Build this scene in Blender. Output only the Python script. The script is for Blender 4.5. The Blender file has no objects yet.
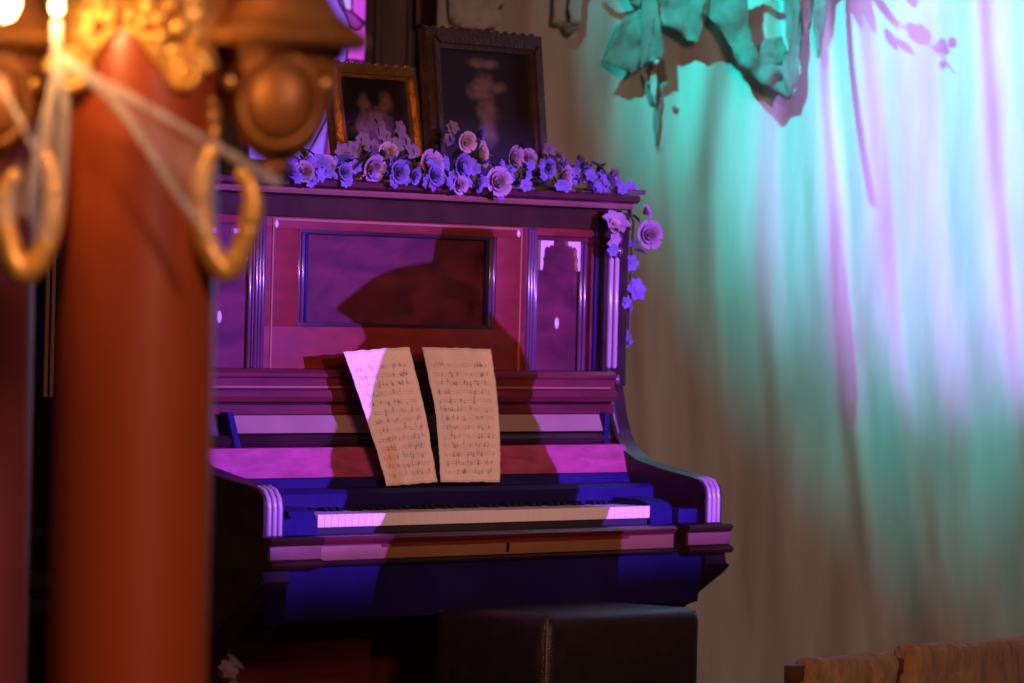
import bpy, bmesh, math, random
from mathutils import Vector, Matrix, noise
random.seed(7)
scene = bpy.context.scene
C = bpy.data.collections.new('set'); scene.collection.children.link(C)
PI = math.pi

# ------------------------------------------------------------------ camera
FPX = 5000.0; ROLL = 0.025; HC = 1.233; PITCH = math.atan(43 / FPX)
cF = Vector((0, math.cos(PITCH), -math.sin(PITCH))); cU0 = Vector((0, math.sin(PITCH), math.cos(PITCH)))
cR = Vector((1, 0, 0)) * math.cos(ROLL) + cU0 * math.sin(ROLL)
cU = cU0 * math.cos(ROLL) - Vector((1, 0, 0)) * math.sin(ROLL)
cam = bpy.data.cameras.new('camera'); camo = bpy.data.objects.new('camera', cam); C.objects.link(camo)
cam.sensor_width = 36; cam.lens = 36 * FPX / 1024; cam.clip_end = 100
camo.matrix_world = Matrix(((cR.x, cU.x, -cF.x, 0), (cR.y, cU.y, -cF.y, 0), (cR.z, cU.z, -cF.z, HC), (0, 0, 0, 1)))
cam.dof.use_dof = True; cam.dof.focus_distance = 11.75; cam.dof.aperture_fstop = 3.1
scene.camera = camo

def ray(x, y): return cF + cR * ((x - 512) / FPX) - cU * ((y - 341.5) / FPX)
def at(x, y, Y):                       # pixel -> point on the upright plane at depth Y
    d = ray(x, y); return d * (Y / d.y) + Vector((0, 0, HC))
TH = math.radians(50.7)
W = Vector((math.cos(TH), math.sin(TH), 0)); N = Vector((W.y, -W.x, 0)); O = Vector((-0.2721, 11.9213, 0))
def pia(u, v, z): return O + W * u + N * v + Vector((0, 0, z))
def onv(x, y, v):                      # pixel -> (u, z) on the piano plane at v
    d = ray(x, y); t = (O + N * v).dot(N) / d.dot(N); P = d * t
    return (P - O).dot(W), P.z + HC

# ------------------------------------------------------------------ world, lights, exposure
wd = bpy.data.worlds.new('world'); scene.world = wd; wd.use_nodes = True
wd.node_tree.nodes['Background'].inputs[0].default_value = (0.55, 0.36, 0.42, 1)
wd.node_tree.nodes['Background'].inputs[1].default_value = 0.02
vs = scene.view_settings; vs.view_transform = 'Standard'; vs.look = 'None'; vs.exposure = 0; vs.gamma = 1
vs.use_curve_mapping = False

def spot(name, loc, target, color, power, half_deg, blend, radius):
    l = bpy.data.lights.new(name, 'SPOT'); o = bpy.data.objects.new(name, l); C.objects.link(o)
    l.color = color; l.energy = power; l.spot_size = math.radians(2 * half_deg); l.spot_blend = blend
    l.shadow_soft_size = radius; o.location = loc
    o.rotation_euler = (Vector(target) - Vector(loc)).to_track_quat('-Z', 'Y').to_euler(); return o
VL = pia(0.6, 6.0, 1.9)                # violet stage spot facing the piano front
spot('violet_spot', VL, pia(0.02, 0, 1.08), (0.25, 0.085, 1.0), 5200, 10.5, 0.25, 0.006)
CL = Vector((-0.55, 11.7, 3.9))         # cyan wash on the drapes
spot('cyan_spot', CL, (0.98, 13.7, 1.82), (0.0, 0.95, 0.98), 780, 14.8, 0.95, 0.010)
PL = Vector((2.9, 9.4, 2.9))          # lilac wash on the drapes
spot('lilac_spot', PL, (1.42, 13.7, 1.70), (0.42, 0.27, 1.0), 2300, 9.8, 0.7, 0.03)
def area(name, loc, target, color, power, size):
    l = bpy.data.lights.new(name, 'AREA'); o = bpy.data.objects.new(name, l); C.objects.link(o)
    l.color = color; l.energy = power; l.size = size; o.location = loc
    o.rotation_euler = (Vector(target) - Vector(loc)).to_track_quat('-Z', 'Y').to_euler(); return o
spot('warm_fill_light', (3.4, 4.0, 2.5), (-0.12, 12.2, 1.1), (1.0, 0.47, 0.36), 1250, 6.5, 1.0, 0.25)  # unseen warm fill, added to lift the piano where the violet is blocked
area('soft_fill_light', (2.2, 3.0, 3.6), (0.3, 12.5, 1.2), (1.0, 0.60, 0.50), 190, 0.7)  # weaker unseen warm fill, added for the drape and lanterns
area('amber_fill_light', (-3.0, 4.2, 3.6), (-0.5, 8.0, 1.2), (1.0, 0.34, 0.10), 17, 0.4)  # unseen amber fill, added to brighten the foreground column

# ------------------------------------------------------------------ materials
MATS = {}
def mat(name, col, rough=0.5, metal=0.0, var=0.0, vscale=8.0, stretch=(1, 1, 1), bump=0.0, bscale=60.0, coat=0.0, emit=None, estr=0.0, alpha=1.0, sheen=0.0, trans=0.0, col2=None, spec=0.5):
    if name in MATS: return MATS[name]
    m = bpy.data.materials.new(name); m.use_nodes = True; nt = m.node_tree; b = nt.nodes['Principled BSDF']
    b.inputs['Base Color'].default_value = (*col, 1); b.inputs['Roughness'].default_value = rough
    b.inputs['Metallic'].default_value = metal; b.inputs['Coat Weight'].default_value = coat
    b.inputs['Coat Roughness'].default_value = 0.12; b.inputs['Alpha'].default_value = alpha
    b.inputs['Sheen Weight'].default_value = sheen; b.inputs['Transmission Weight'].default_value = trans
    b.inputs['Specular IOR Level'].default_value = spec
    tc = nt.nodes.new('ShaderNodeTexCoord'); mp = nt.nodes.new('ShaderNodeMapping')
    mp.inputs['Scale'].default_value = stretch; nt.links.new(tc.outputs['Object'], mp.inputs[0])
    if var > 0 or col2:
        n = nt.nodes.new('ShaderNodeTexNoise'); n.inputs['Scale'].default_value = vscale; n.inputs['Detail'].default_value = 6
        n.inputs['Distortion'].default_value = 0.6
        nt.links.new(mp.outputs[0], n.inputs['Vector'])
        r = nt.nodes.new('ShaderNodeValToRGB'); r.color_ramp.elements[0].position = 0.3; r.color_ramp.elements[1].position = 0.7
        c2 = col2 or tuple(max(0, c * (1 - var)) for c in col)
        r.color_ramp.elements[0].color = (*c2, 1); r.color_ramp.elements[1].color = (*[min(1, c * (1 + var * 0.5)) for c in col], 1)
        nt.links.new(n.outputs['Fac'], r.inputs[0]); nt.links.new(r.outputs[0], b.inputs['Base Color'])
    if bump > 0:
        n2 = nt.nodes.new('ShaderNodeTexNoise'); n2.inputs['Scale'].default_value = bscale; n2.inputs['Detail'].default_value = 4
        nt.links.new(mp.outputs[0], n2.inputs['Vector'])
        bp = nt.nodes.new('ShaderNodeBump'); bp.inputs['Strength'].default_value = bump; bp.inputs['Distance'].default_value = 0.01
        nt.links.new(n2.outputs['Fac'], bp.inputs['Height']); nt.links.new(bp.outputs[0], b.inputs['Normal'])
    if emit:
        b.inputs['Emission Color'].default_value = (*emit, 1); b.inputs['Emission Strength'].default_value = estr
    MATS[name] = m; return m
def attrmat(name, rough=0.8, spec=0.3):
    m = bpy.data.materials.new(name); m.use_nodes = True; nt = m.node_tree; b = nt.nodes['Principled BSDF']
    a = nt.nodes.new('ShaderNodeAttribute'); a.attribute_name = 'print'
    n = nt.nodes.new('ShaderNodeTexNoise'); n.inputs['Scale'].default_value = 30
    mx = nt.nodes.new('ShaderNodeMix'); mx.data_type = 'RGBA'; mx.blend_type = 'MULTIPLY'; mx.inputs['Factor'].default_value = 0.2
    nt.links.new(a.outputs['Color'], mx.inputs['A']); nt.links.new(n.outputs['Fac'], mx.inputs['B'])
    nt.links.new(mx.outputs['Result'], b.inputs['Base Color']); b.inputs['Roughness'].default_value = rough
    b.inputs['Specular IOR Level'].default_value = spec
    MATS[name] = m; return m
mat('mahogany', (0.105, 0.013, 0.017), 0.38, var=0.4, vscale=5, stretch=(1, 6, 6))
mat('mahogany_red', (0.16, 0.015, 0.008), 0.5, var=0.3, vscale=9, stretch=(1, 3, 3), spec=0.3)
mat('burl_panel', (0.095, 0.012, 0.022), 0.45, var=0.7, vscale=6, stretch=(1, 1.6, 2.4), spec=0.4)
mat('fallboard_wood', (0.33, 0.045, 0.10), 0.5, var=0.35, vscale=14, stretch=(1, 4, 4))
mat('dark_wood', (0.028, 0.008, 0.011), 0.35, var=0.4, vscale=6, stretch=(1, 4, 4))
mat('black_lacquer', (0.012, 0.006, 0.065), 0.6, var=0.3, vscale=5, spec=0.15)
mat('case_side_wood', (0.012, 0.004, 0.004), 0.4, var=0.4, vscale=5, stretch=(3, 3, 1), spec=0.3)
mat('pale_moulding', (0.22, 0.085, 0.06), 0.4, var=0.2, vscale=12)
mat('gilt_line', (0.34, 0.15, 0.085), 0.4, metal=0.3)
mat('polished_reed', (0.10, 0.035, 0.075), 0.24, coat=0.7, var=0.2)
mat('highlight_reed', (0.42, 0.27, 0.34), 0.3, coat=0.5, var=0.2)  # pale base colour stands in for the long highlight on the reeds
mat('frieze', (0.036, 0.016, 0.006), 0.6, var=0.3, spec=0.1)
mat('lid_wood', (0.05, 0.009, 0.009), 0.45, var=0.3, spec=0.3)
mat('fall_lilac', (0.26, 0.15, 0.105), 0.4, var=0.12, vscale=6)
mat('gold_strip', (0.28, 0.13, 0.055), 0.35, metal=0.2, var=0.15, vscale=6)
mat('pearl_inlay', (0.62, 0.45, 0.52), 0.4, bump=0.3, bscale=150)
mat('ivory', (0.80, 0.68, 0.68), 0.35, coat=0.2)
mat('ebony', (0.012, 0.010, 0.02), 0.3)
mat('felt', (0.02, 0.012, 0.02), 0.9)
mat('leather', (0.026, 0.015, 0.016), 0.42, var=0.3, vscale=20, bump=0.25, bscale=180)
mat('seam', (0.09, 0.05, 0.045), 0.5)
mat('column_paint', (0.34, 0.055, 0.014), 0.34, var=0.12, vscale=3, stretch=(2, 2, 0.3), bump=0.05, bscale=30, coat=0.15)
mat('violet_lit_paint', (0.26, 0.050, 0.055), 0.4, var=0.12, vscale=3)  # violet spill on the far column, put into its base colour
mat('gold', (0.85, 0.42, 0.09), 0.35, metal=0.5, var=0.35, vscale=25, bump=0.35, bscale=70)
mat('bronze', (0.33, 0.115, 0.022), 0.5, metal=0.35, var=0.35, vscale=14, bump=0.12, bscale=40)
mat('bronze_hood', (0.50, 0.20, 0.05), 0.33, metal=0.5, var=0.35, vscale=14, bump=0.1, bscale=40)
mat('bulb_glow', (1, 0.8, 0.5), 0.3, emit=(1.0, 0.72, 0.32), estr=14)
mat('cloth_scrap', (0.27, 0.25, 0.21), 0.9, var=0.3, vscale=20, bump=0.4, bscale=180, sheen=0.2)
mat('pale_rag', (0.58, 0.50, 0.44), 0.9, var=0.2, vscale=15, bump=0.3, bscale=120)
mat('rose_pink', (0.34, 0.19, 0.25), 0.7, var=0.25, vscale=40)
mat('rose_cream', (0.45, 0.30, 0.22), 0.7, var=0.25, vscale=40)
mat('rose_lilac', (0.15, 0.095, 0.26), 0.7, var=0.25, vscale=40)
mat('blossom', (0.14, 0.10, 0.25), 0.7, var=0.3, vscale=40)
mat('leaf', (0.05, 0.045, 0.04), 0.6, var=0.4, vscale=30)
mat('leaf_blue', (0.085, 0.065, 0.15), 0.65, var=0.4, vscale=30)
mat('twig', (0.10, 0.06, 0.04), 0.8, var=0.3, vscale=30)
mat('dried', (0.20, 0.125, 0.12), 0.85, var=0.4, vscale=40)
mat('dark_frame', (0.070, 0.032, 0.020), 0.5, var=0.4, vscale=25, bump=0.5, bscale=90)
mat('gilt_frame', (0.62, 0.30, 0.09), 0.33, metal=0.8, var=0.4, vscale=30, bump=0.4, bscale=80)
mat('plush', (0.58, 0.28, 0.10), 0.95, var=0.5, vscale=26, stretch=(1, 1, 0.4), bump=0.9, bscale=120, sheen=0.3)
mat('settee_wood', (0.14, 0.055, 0.03), 0.5, var=0.4, vscale=14)
mat('wall_dark', (0.028, 0.014, 0.011), 0.8, var=0.3, vscale=4)
mat('post_wood', (0.075, 0.026, 0.017), 0.55, var=0.4, vscale=5, stretch=(4, 4, 0.5))
mat('board_wood', (0.25, 0.085, 0.035), 0.6, var=0.3, vscale=5)
mat('stage_floor', (0.035, 0.018, 0.014), 0.6, var=0.4, vscale=3, stretch=(1, 6, 1))
mat('lead', (0.01, 0.008, 0.012), 0.6)
mat('pane_violet', (0.2, 0.1, 0.5), 0.3, emit=(0.28, 0.10, 1.0), estr=0.95)
mat('pane_magenta', (0.4, 0.05, 0.5), 0.3, emit=(0.75, 0.07, 0.85), estr=0.85)
mat('pane_plum', (0.2, 0.02, 0.3), 0.3, emit=(0.36, 0.03, 0.45), estr=0.75)
mat('pane_pale', (0.4, 0.3, 0.6), 0.3, emit=(0.50, 0.28, 1.0), estr=1.1)
mat('stage_metal', (0.02, 0.02, 0.02), 0.6, metal=0.3)
mat('coat_cloth', (0.03, 0.03, 0.04), 0.9, var=0.3)
mat('skin', (0.55, 0.32, 0.24), 0.55)
mat('hat_felt', (0.03, 0.022, 0.018), 0.95)
attrmat('paper_print', 0.85, 0.2); attrmat('picture_print', 0.5, 0.4)

def webmat(name, density, scale):
    m = bpy.data.materials.new(name); m.use_nodes = True; nt = m.node_tree; b = nt.nodes['Principled BSDF']
    b.inputs['Base Color'].default_value = (0.62, 0.50, 0.45, 1); b.inputs['Roughness'].default_value = 0.9
    tc = nt.nodes.new('ShaderNodeTexCoord'); mp = nt.nodes.new('ShaderNodeMapping'); mp.inputs['Scale'].default_value = (1, 1, 0.35)
    n = nt.nodes.new('ShaderNodeTexNoise'); n.inputs['Scale'].default_value = scale; n.inputs['Detail'].default_value = 8
    r = nt.nodes.new('ShaderNodeMapRange'); r.inputs['From Min'].default_value = 0.3; r.inputs['From Max'].default_value = 0.75
    r.inputs['To Min'].default_value = density * 0.35; r.inputs['To Max'].default_value = min(1, density * 1.4)
    nt.links.new(tc.outputs['Object'], mp.inputs[0]); nt.links.new(mp.outputs[0], n.inputs['Vector'])
    nt.links.new(n.outputs['Fac'], r.inputs['Value']); nt.links.new(r.outputs[0], b.inputs['Alpha'])
    MATS[name] = m
webmat('web_strand', 0.55, 60); webmat('web_sheet', 0.26, 45); webmat('web_dense', 0.5, 30)

def drapemat():
    m = bpy.data.materials.new('muslin'); m.use_nodes = True; nt = m.node_tree; b = nt.nodes['Principled BSDF']
    tc = nt.nodes.new('ShaderNodeTexCoord'); mp = nt.nodes.new('ShaderNodeMapping'); mp.inputs['Scale'].default_value = (6, 6, 0.8)
    nt.links.new(tc.outputs['Object'], mp.inputs[0])
    n = nt.nodes.new('ShaderNodeTexNoise'); n.inputs['Scale'].default_value = 2.2; n.inputs['Detail'].default_value = 7
    nt.links.new(mp.outputs[0], n.inputs['Vector'])
    r = nt.nodes.new('ShaderNodeValToRGB'); r.color_ramp.elements[0].position = 0.25; r.color_ramp.elements[1].position = 0.75
    r.color_ramp.elements[0].color = (0.50, 0.42, 0.36, 1); r.color_ramp.elements[1].color = (0.66, 0.59, 0.53, 1)
    nt.links.new(n.outputs['Fac'], r.inputs[0]); nt.links.new(r.outputs[0], b.inputs['Base Color'])
    b.inputs['Roughness'].default_value = 0.85; b.inputs['Specular IOR Level'].default_value = 0.2
    n2 = nt.nodes.new('ShaderNodeTexNoise'); n2.inputs['Scale'].default_value = 3.0; n2.inputs['Detail'].default_value = 5
    nt.links.new(mp.outputs[0], n2.inputs['Vector'])
    bp = nt.nodes.new('ShaderNodeBump'); bp.inputs['Strength'].default_value = 0.15; bp.inputs['Distance'].default_value = 0.03
    nt.links.new(n2.outputs['Fac'], bp.inputs['Height']); nt.links.new(bp.outputs[0], b.inputs['Normal'])
    MATS['muslin'] = m
drapemat()

# ------------------------------------------------------------------ mesh helpers
class MB:
    def __init__(s): s.bm = bmesh.new()
    def box(s, a, b, bev=0.0):
        a = Vector(a); b = Vector(b); lo = Vector(map(min, a, b)); hi = Vector(map(max, a, b))
        vs_ = [s.bm.verts.new((x, y, z)) for x in (lo.x, hi.x) for y in (lo.y, hi.y) for z in (lo.z, hi.z)]
        f = [s.bm.faces.new([vs_[i] for i in q]) for q in ((0, 1, 3, 2), (4, 6, 7, 5), (0, 4, 5, 1), (2, 3, 7, 6), (0, 2, 6, 4), (1, 5, 7, 3))]
        if bev > 0:
            es = list({e for q in f for e in q.edges})
            bmesh.ops.bevel(s.bm, geom=es, offset=bev, segments=2, affect='EDGES', profile=0.6)
        return s
    def prism(s, prof, axis, a, b):     # closed profile (p,q) extruded along axis between a and b; axis 'x': (y,z)  'y': (x,z)  'z': (x,y)
        def P(p, q, t): return {'x': (t, p, q), 'y': (p, t, q), 'z': (p, q, t)}[axis]
        A = [s.bm.verts.new(P(p, q, a)) for p, q in prof]; B = [s.bm.verts.new(P(p, q, b)) for p, q in prof]
        n = len(prof)
        s.bm.faces.new(A[::-1]); s.bm.faces.new(B)
        for i in range(n): s.bm.faces.new((A[i], A[(i + 1) % n], B[(i + 1) % n], B[i]))
        return s
    def lathe(s, prof, c=(0, 0, 0), n=32, sx=1, sy=1):
        c = Vector(c); rings = []
        for r, z in prof:
            if r < 1e-6: rings.append([s.bm.verts.new(c + Vector((0, 0, z)))])
            else: rings.append([s.bm.verts.new(c + Vector((r * sx * math.cos(2 * PI * i / n), r * sy * math.sin(2 * PI * i / n), z))) for i in range(n)])
        for A, B in zip(rings, rings[1:]):
            for i in range(n):
                j = (i + 1) % n
                q = [A[i % len(A)], A[j % len(A)], B[j % len(B)], B[i % len(B)]]
                q2 = [];
                for v in q:
                    if v not in q2: q2.append(v)
                if len(q2) > 2: s.bm.faces.new(q2)
        return s
    def tube(s, pts, rad, n=10, flat=None):
        pts = [Vector(p) for p in pts]; rads = rad if isinstance(rad, (list, tuple)) else [rad] * len(pts)
        rings = []; ref = None
        for i, p in enumerate(pts):
            t = (pts[min(i + 1, len(pts) - 1)] - pts[max(i - 1, 0)]).normalized()
            if ref is None: ref = Vector((0, 0, 1)) if abs(t.z) < 0.9 else Vector((0, 1, 0))
            a = (ref - t * ref.dot(t)).normalized(); b = t.cross(a); ref = a
            rings.append([s.bm.verts.new(p + a * rads[i] * math.cos(2 * PI * k / n) + b * rads[i] * math.sin(2 * PI * k / n)) for k in range(n)])
        for A, B in zip(rings, rings[1:]):
            for i in range(n): s.bm.faces.new((A[i], A[(i + 1) % n], B[(i + 1) % n], B[i]))
        s.bm.faces.new(rings[0][::-1]); s.bm.faces.new(rings[-1]); return s
    def ball(s, c, r, sc=(1, 1, 1), u=16, v=10):
        m = Matrix.Translation(c) @ Matrix.Diagonal((r * sc[0], r * sc[1], r * sc[2], 1))
        bmesh.ops.create_uvsphere(s.bm, u_segments=u, v_segments=v, radius=1, matrix=m); return s
    def torus(s, c, R, r, axis='y', n=28, k=10, arc=2 * PI, sz=1.0):
        c = Vector(c); pts = []
        for i in range(n + 1):
            a = arc * i / n
            d = {'y': Vector((math.cos(a), 0, math.sin(a) * sz)), 'z': Vector((math.cos(a), math.sin(a), 0)), 'x': Vector((0, math.cos(a), math.sin(a)))}[axis]
            pts.append(c + d * R)
        return s.tube(pts, r, k)
    def poly(s, pts):
        s.bm.faces.new([s.bm.verts.new(p) for p in pts]); return s
    def build(s, name, m, parent=None, smooth=None):
        bmesh.ops.recalc_face_normals(s.bm, faces=s.bm.faces[:])
        me = bpy.data.meshes.new(name); s.bm.to_mesh(me); s.bm.free()
        return link(name, me, m, parent, smooth)
def link(name, me, m, parent=None, smooth=None):
    o = bpy.data.objects.new(name, me); C.objects.link(o)
    if not me.materials: me.materials.append(MATS[m])
    if smooth is not None:
        me.shade_smooth() if smooth >= 180 else me.set_sharp_from_angle(angle=math.radians(smooth))
        if smooth < 180:
            for p in me.polygons: p.use_smooth = True
            me.set_sharp_from_angle(angle=math.radians(smooth))
    if parent: o.parent = parent
    return o
def copy(o, parent, loc=None, rot=None, scale=None, name=None):
    c = o.copy(); C.objects.link(c); c.parent = parent
    if loc is not None: c.location = loc
    if rot is not None: c.rotation_euler = rot
    if scale is not None: c.scale = (scale,) * 3 if isinstance(scale, (int, float)) else scale
    return c
def tag(o, label, cat, group=None):
    o['label'] = label; o['category'] = cat
    if group: o['group'] = group
    return o
def thing(name, label, cat, loc=(0, 0, 0), rz=0.0, group=None):
    o = bpy.data.objects.new(name, None); C.objects.link(o); o.location = loc; o.rotation_euler = (0, 0, rz)
    o.empty_display_size = 0.05
    return tag(o, label, cat, group)
def struct(o): o['kind'] = 'structure'; return o

# ------------------------------------------------------------------ setting
struct(MB().box((-7, 1.0, -0.06), (7, 15.0, 0)).build('floor', 'stage_floor'))
YW = 14.15
struct(MB().box((-7, YW, 0), (7, YW + 0.12, 4.2)).build('wall_back', 'wall_dark'))

# dark timber post and board beside the window
a = at(365, 30, 14.02); b = at(424, 30, 14.02)
tp = struct(MB().box((a.x, 13.98, 0), (b.x, 14.149, 4.1), 0.006).build('trim_1', 'post_wood', smooth=30))
MB().box((a.x + 0.03, 13.96, 0.0), (a.x + 0.045, 13.99, 4.1), 0.003).build('bead_moulding', 'post_wood', tp)
MB().box((b.x - 0.045, 13.96, 0.0), (b.x - 0.03, 13.99, 4.1), 0.003).build('bead_moulding', 'post_wood', tp)
a = at(416, 0, 13.9); b = at(455, 26, 13.9)
struct(MB().box((a.x, 13.90, b.z), (b.x, 13.975, 3.2), 0.006).build('trim_2', 'board_wood', smooth=30))

# stained-glass window, lit from behind
win = struct(bpy.data.objects.new('window_1', None)); C.objects.link(win); YG = 14.12
def glass(pts, m): 
    q = [at(x, y, YG) for x, y in pts]; bm = MB()
    A = [bm.bm.verts.new(p) for p in q]; B = [bm.bm.verts.new(p + Vector((0, 0.008, 0))) for p in q]
    bm.bm.faces.new(A); bm.bm.faces.new(B[::-1])
    for i in range(len(q)): bm.bm.faces.new((A[i], B[i], B[(i + 1) % len(q)], A[(i + 1) % len(q)]))
    bm.build('pane', m, win)
def came(pts, r=0.0038):
    MB().tube([at(x, y, YG - 0.001) for x, y in pts], r, 6).build('lead_came', 'lead', win, 60)
leafc = [(341, -5), (345, 9), (351, 17), (358, 25), (364, 24), (359, 31), (355, 31), (349, 27), (346, 16), (340, 5), (336, -5)]
glass([(250, -60), (336, -60), (336, -5), (340, 5), (346, 16), (349, 27), (346, 60), (330, 110), (304, 160), (250, 160)], 'pane_violet')
glass([(341, -60), (353, -60), (352, 12), (345, 9), (341, -5)], 'pane_pale')
glass([(353, -60), (366, -60), (366, 22), (358, 16), (352, 10)], 'pane_magenta')
glass([(336, -5), (341, -5), (345, 9), (352, 12), (358, 16), (363, 23), (359, 30), (354, 31), (348, 26), (346, 16), (340, 5)], 'pane_plum')
glass([(363, 24), (366, 22), (366, 62), (354, 60), (346, 60), (349, 27), (354, 31), (359, 30)], 'pane_magenta')
glass([(346, 60), (354, 60), (366, 62), (366, 160), (324, 160), (330, 110)], 'pane_plum')
glass([(304, 160), (330, 110), (324, 160)], 'pane_violet')
for p in ([(336, -60), (336, -5), (340, 5), (346, 16), (349, 27), (346, 60), (330, 110), (304, 160)], [(341, -60), (341, -5), (345, 9), (352, 12), (358, 17), (364, 24)],
          [(353, -60), (352, 12)], [(349, 27), (354, 31), (359, 30), (364, 24)], [(346, 60), (354, 60), (366, 62)], [(330, 110), (324, 160)],
          [(300, -40), (310, -5), (318, 8), (325, -8), (322, -40)]): came(p)
a = at(248, -62, YG); b = at(366, 162, YG)
MB().box((a.x - 0.05, YG - 0.05, b.z - 0.06), (b.x + 0.012, YG + 0.02, b.z)).build('window_sill', 'post_wood', win)
MB().box((a.x - 0.05, YG - 0.05, b.z), (a.x, YG + 0.02, a.z)).build('window_frame', 'post_wood', win)
MB().box((a.x - 0.05, YG - 0.05, a.z), (b.x + 0.012, YG + 0.02, a.z + 0.06)).build('window_frame', 'post_wood', win)

# ------------------------------------------------------------------ drapes
YC = 13.72
def c2p(X, Z): # drape plane -> pixel (close enough for laying folds)
    d = Vector((X, YC, Z - HC)); z = d.dot(cF); return 512 + FPX * d.dot(cR) / z, 341.5 - FPX * d.dot(cU) / z
def interp(pts, y):
    if y <= pts[0][1]: return pts[0][0]
    for (x0, y0), (x1, y1) in zip(pts, pts[1:]):
        if y <= y1: t = (y - y0) / (y1 - y0); return x0 + (x1 - x0) * t
    return pts[-1][0]
FOLDS = [ # (polyline in the drape's own plane, depth toward viewer, width left, width right)
 ([(470, -200), (455, 300), (430, 900)], 0.050, 30, 26), ([(540, -200), (528, 300), (520, 900)], 0.045, 26, 34),
 ([(602, -200), (588, 120), (575, 400), (570, 900)], 0.045, 30, 22),
 ([(668, -200), (648, 160), (646, 340), (668, 640), (672, 900)], 0.050, 34, 26),
 ([(722, -200), (708, 40), (690, 190), (706, 400), (712, 470), (690, 680), (680, 900)], 0.040, 24, 20),
 ([(770, -200), (758, 100), (748, 300), (762, 460), (752, 680), (740, 900)], 0.050, 28, 20),
 ([(806, -200), (815, 100), (826, 260), (838, 420), (862, 645), (880, 900)], 0.065, 40, 13),
 ([(838, -200), (850, 0), (868, 190), (890, 380), (922, 560), (948, 660), (980, 900)], 0.050, 26, 16),
 ([(905, -200), (908, 200), (930, 400), (975, 640), (1010, 900)], 0.022, 34, 34),
 ([(968, -200), (975, 60), (984, 230), (1008, 430), (1050, 683), (1070, 900)], 0.045, 30, 18),
 ([(1030, -200), (1032, 200), (1060, 500), (1110, 900)], 0.05, 30, 20),
 ([(1100, -200), (1110, 300), (1160, 900)], 0.06, 40, 24), ([(1180, -200), (1200, 300), (1250, 900)], 0.06, 40, 24), ([(1260, -200), (1280, 300), (1330, 900)], 0.06, 40, 24)]
def drape_y(X, Z):
    x, y = c2p(X, Z); d = 0
    for pl, A, wl, wr in FOLDS:
        t = x - interp(pl, y); w = (wl if t < 0 else wr) * (0.75 + 0.4 * min(1, max(0, (y + 100) / 800)))
        if abs(t) < 4 * w: d += A * math.exp(-(t / w) ** 2)
    d += 0.012 * noise.noise(Vector((X * 9 + Z * 1.2, Z * 0.9, 3.1))) + 0.006 * noise.noise(Vector((X * 24 + Z * 2, Z * 2.0, 7.7)))
    d *= 1.05
    d += 0.09 * noise.noise(Vector((X * 1.9 + Z * 0.5, Z * 1.1, 1.3))) + 0.035 * noise.noise(Vector((X * 4.5 - Z * 0.9, Z * 1.7, 5.3)))
    return YC - d
def drape(name, x0, x1, z0, z1, nx, nz, label):
    vs_, fs = [], []
    for j in range(nz + 1):
        Z = z0 + (z1 - z0) * j / nz
        for i in range(nx + 1):
            X = x0 + (x1 - x0) * i / nx; vs_.append((X, drape_y(X, Z), Z))
    for j in range(nz):
        for i in range(nx):
            k = j * (nx + 1) + i; fs.append((k, k + 1, k + nx + 2, k + nx + 1))
    me = bpy.data.meshes.new(name); me.from_pydata(vs_, [], fs)
    o = link(name, me, 'muslin', smooth=180)
    so = o.modifiers.new('thick', 'SOLIDIFY'); so.thickness = 0.004; so.offset = 1
    return tag(o, label, 'curtain')
drape('drape', at(437, 40, YC).x, 2.7, 0.01, 3.0, 420, 160, 'cream muslin drape hanging in loose folds behind the piano, washed cyan and lilac')

# torn cloth scraps pinned along the drape
swag = thing('torn_cloth_swag', 'swag of torn grey gauze scraps hanging across the top of the drape', 'swag', at(710, -40, YC - 0.09))
def scrap(pts, off, m='cloth_scrap', wob=0.02, curl=0.0, seed=0, name='cloth_scrap', parent=None):
    parent = parent or swag
    bm = bmesh.new(); base = parent.location
    f = bm.faces.new([bm.verts.new(at(x, y, YC - off) - base) for x, y in pts])
    bmesh.ops.triangulate(bm, faces=[f])
    for _ in range(3): bmesh.ops.subdivide_edges(bm, edges=[e for e in bm.edges if e.calc_length() > 0.018], cuts=1, use_grid_fill=True)
    bmesh.ops.triangulate(bm, faces=bm.faces[:])
    for v in bm.verts:
        q = v.co * 11 + Vector((seed * 3.1, 0, seed)); v.co.y += wob * noise.noise(q) + wob * 0.7 * noise.noise(q * 2.7)
        v.co.y -= curl * (v.co.z) ** 2
        v.co.y = min(v.co.y, drape_y(v.co.x + base.x, v.co.z + base.z) - 0.014 - base.y)
        v.co.x += 0.004 * noise.noise(q * 5); v.co.z += 0.004 * noise.noise(q * 5 + Vector((9, 9, 9)))
    me = bpy.data.meshes.new(name); bm.to_mesh(me); bm.free()
    o = link(name, me, m, parent, 180); s = o.modifiers.new('thick', 'SOLIDIFY'); s.thickness = 0.0022
    return o
scrap([(623, 18), (643, 8), (653, 20), (650, 45), (640, 60), (634, 75), (620, 68), (603, 62), (612, 42)], 0.090, seed=1)
scrap([(642, -30), (653, -30), (660, 20), (665, 55), (658, 58), (648, 62), (640, 70), (641, 40)], 0.110, seed=2, wob=0.012)
scrap([(650, -30), (712, -30), (707, 14), (702, 30), (698, 42), (688, 39), (672, 28), (656, 24)], 0.100, seed=3, wob=0.03)
scrap([(702, -30), (744, -30), (744, 14), (752, 42), (762, 60), (776, 66), (797, 64), (796, 84), (790, 99), (775, 93), (758, 82), (738, 62), (724, 26), (715, 24), (708, 15)], 0.100, seed=4, wob=0.03)
scrap([(782, -30), (800, -30), (801, 40), (798, 80), (790, 98), (780, 70), (788, 50), (786, 20)], 0.110, seed=5)
scrap([(766, 38), (782, 36), (791, 62), (772, 66), (752, 58)], 0.060, m='cloth_scrap', seed=6)
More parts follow.
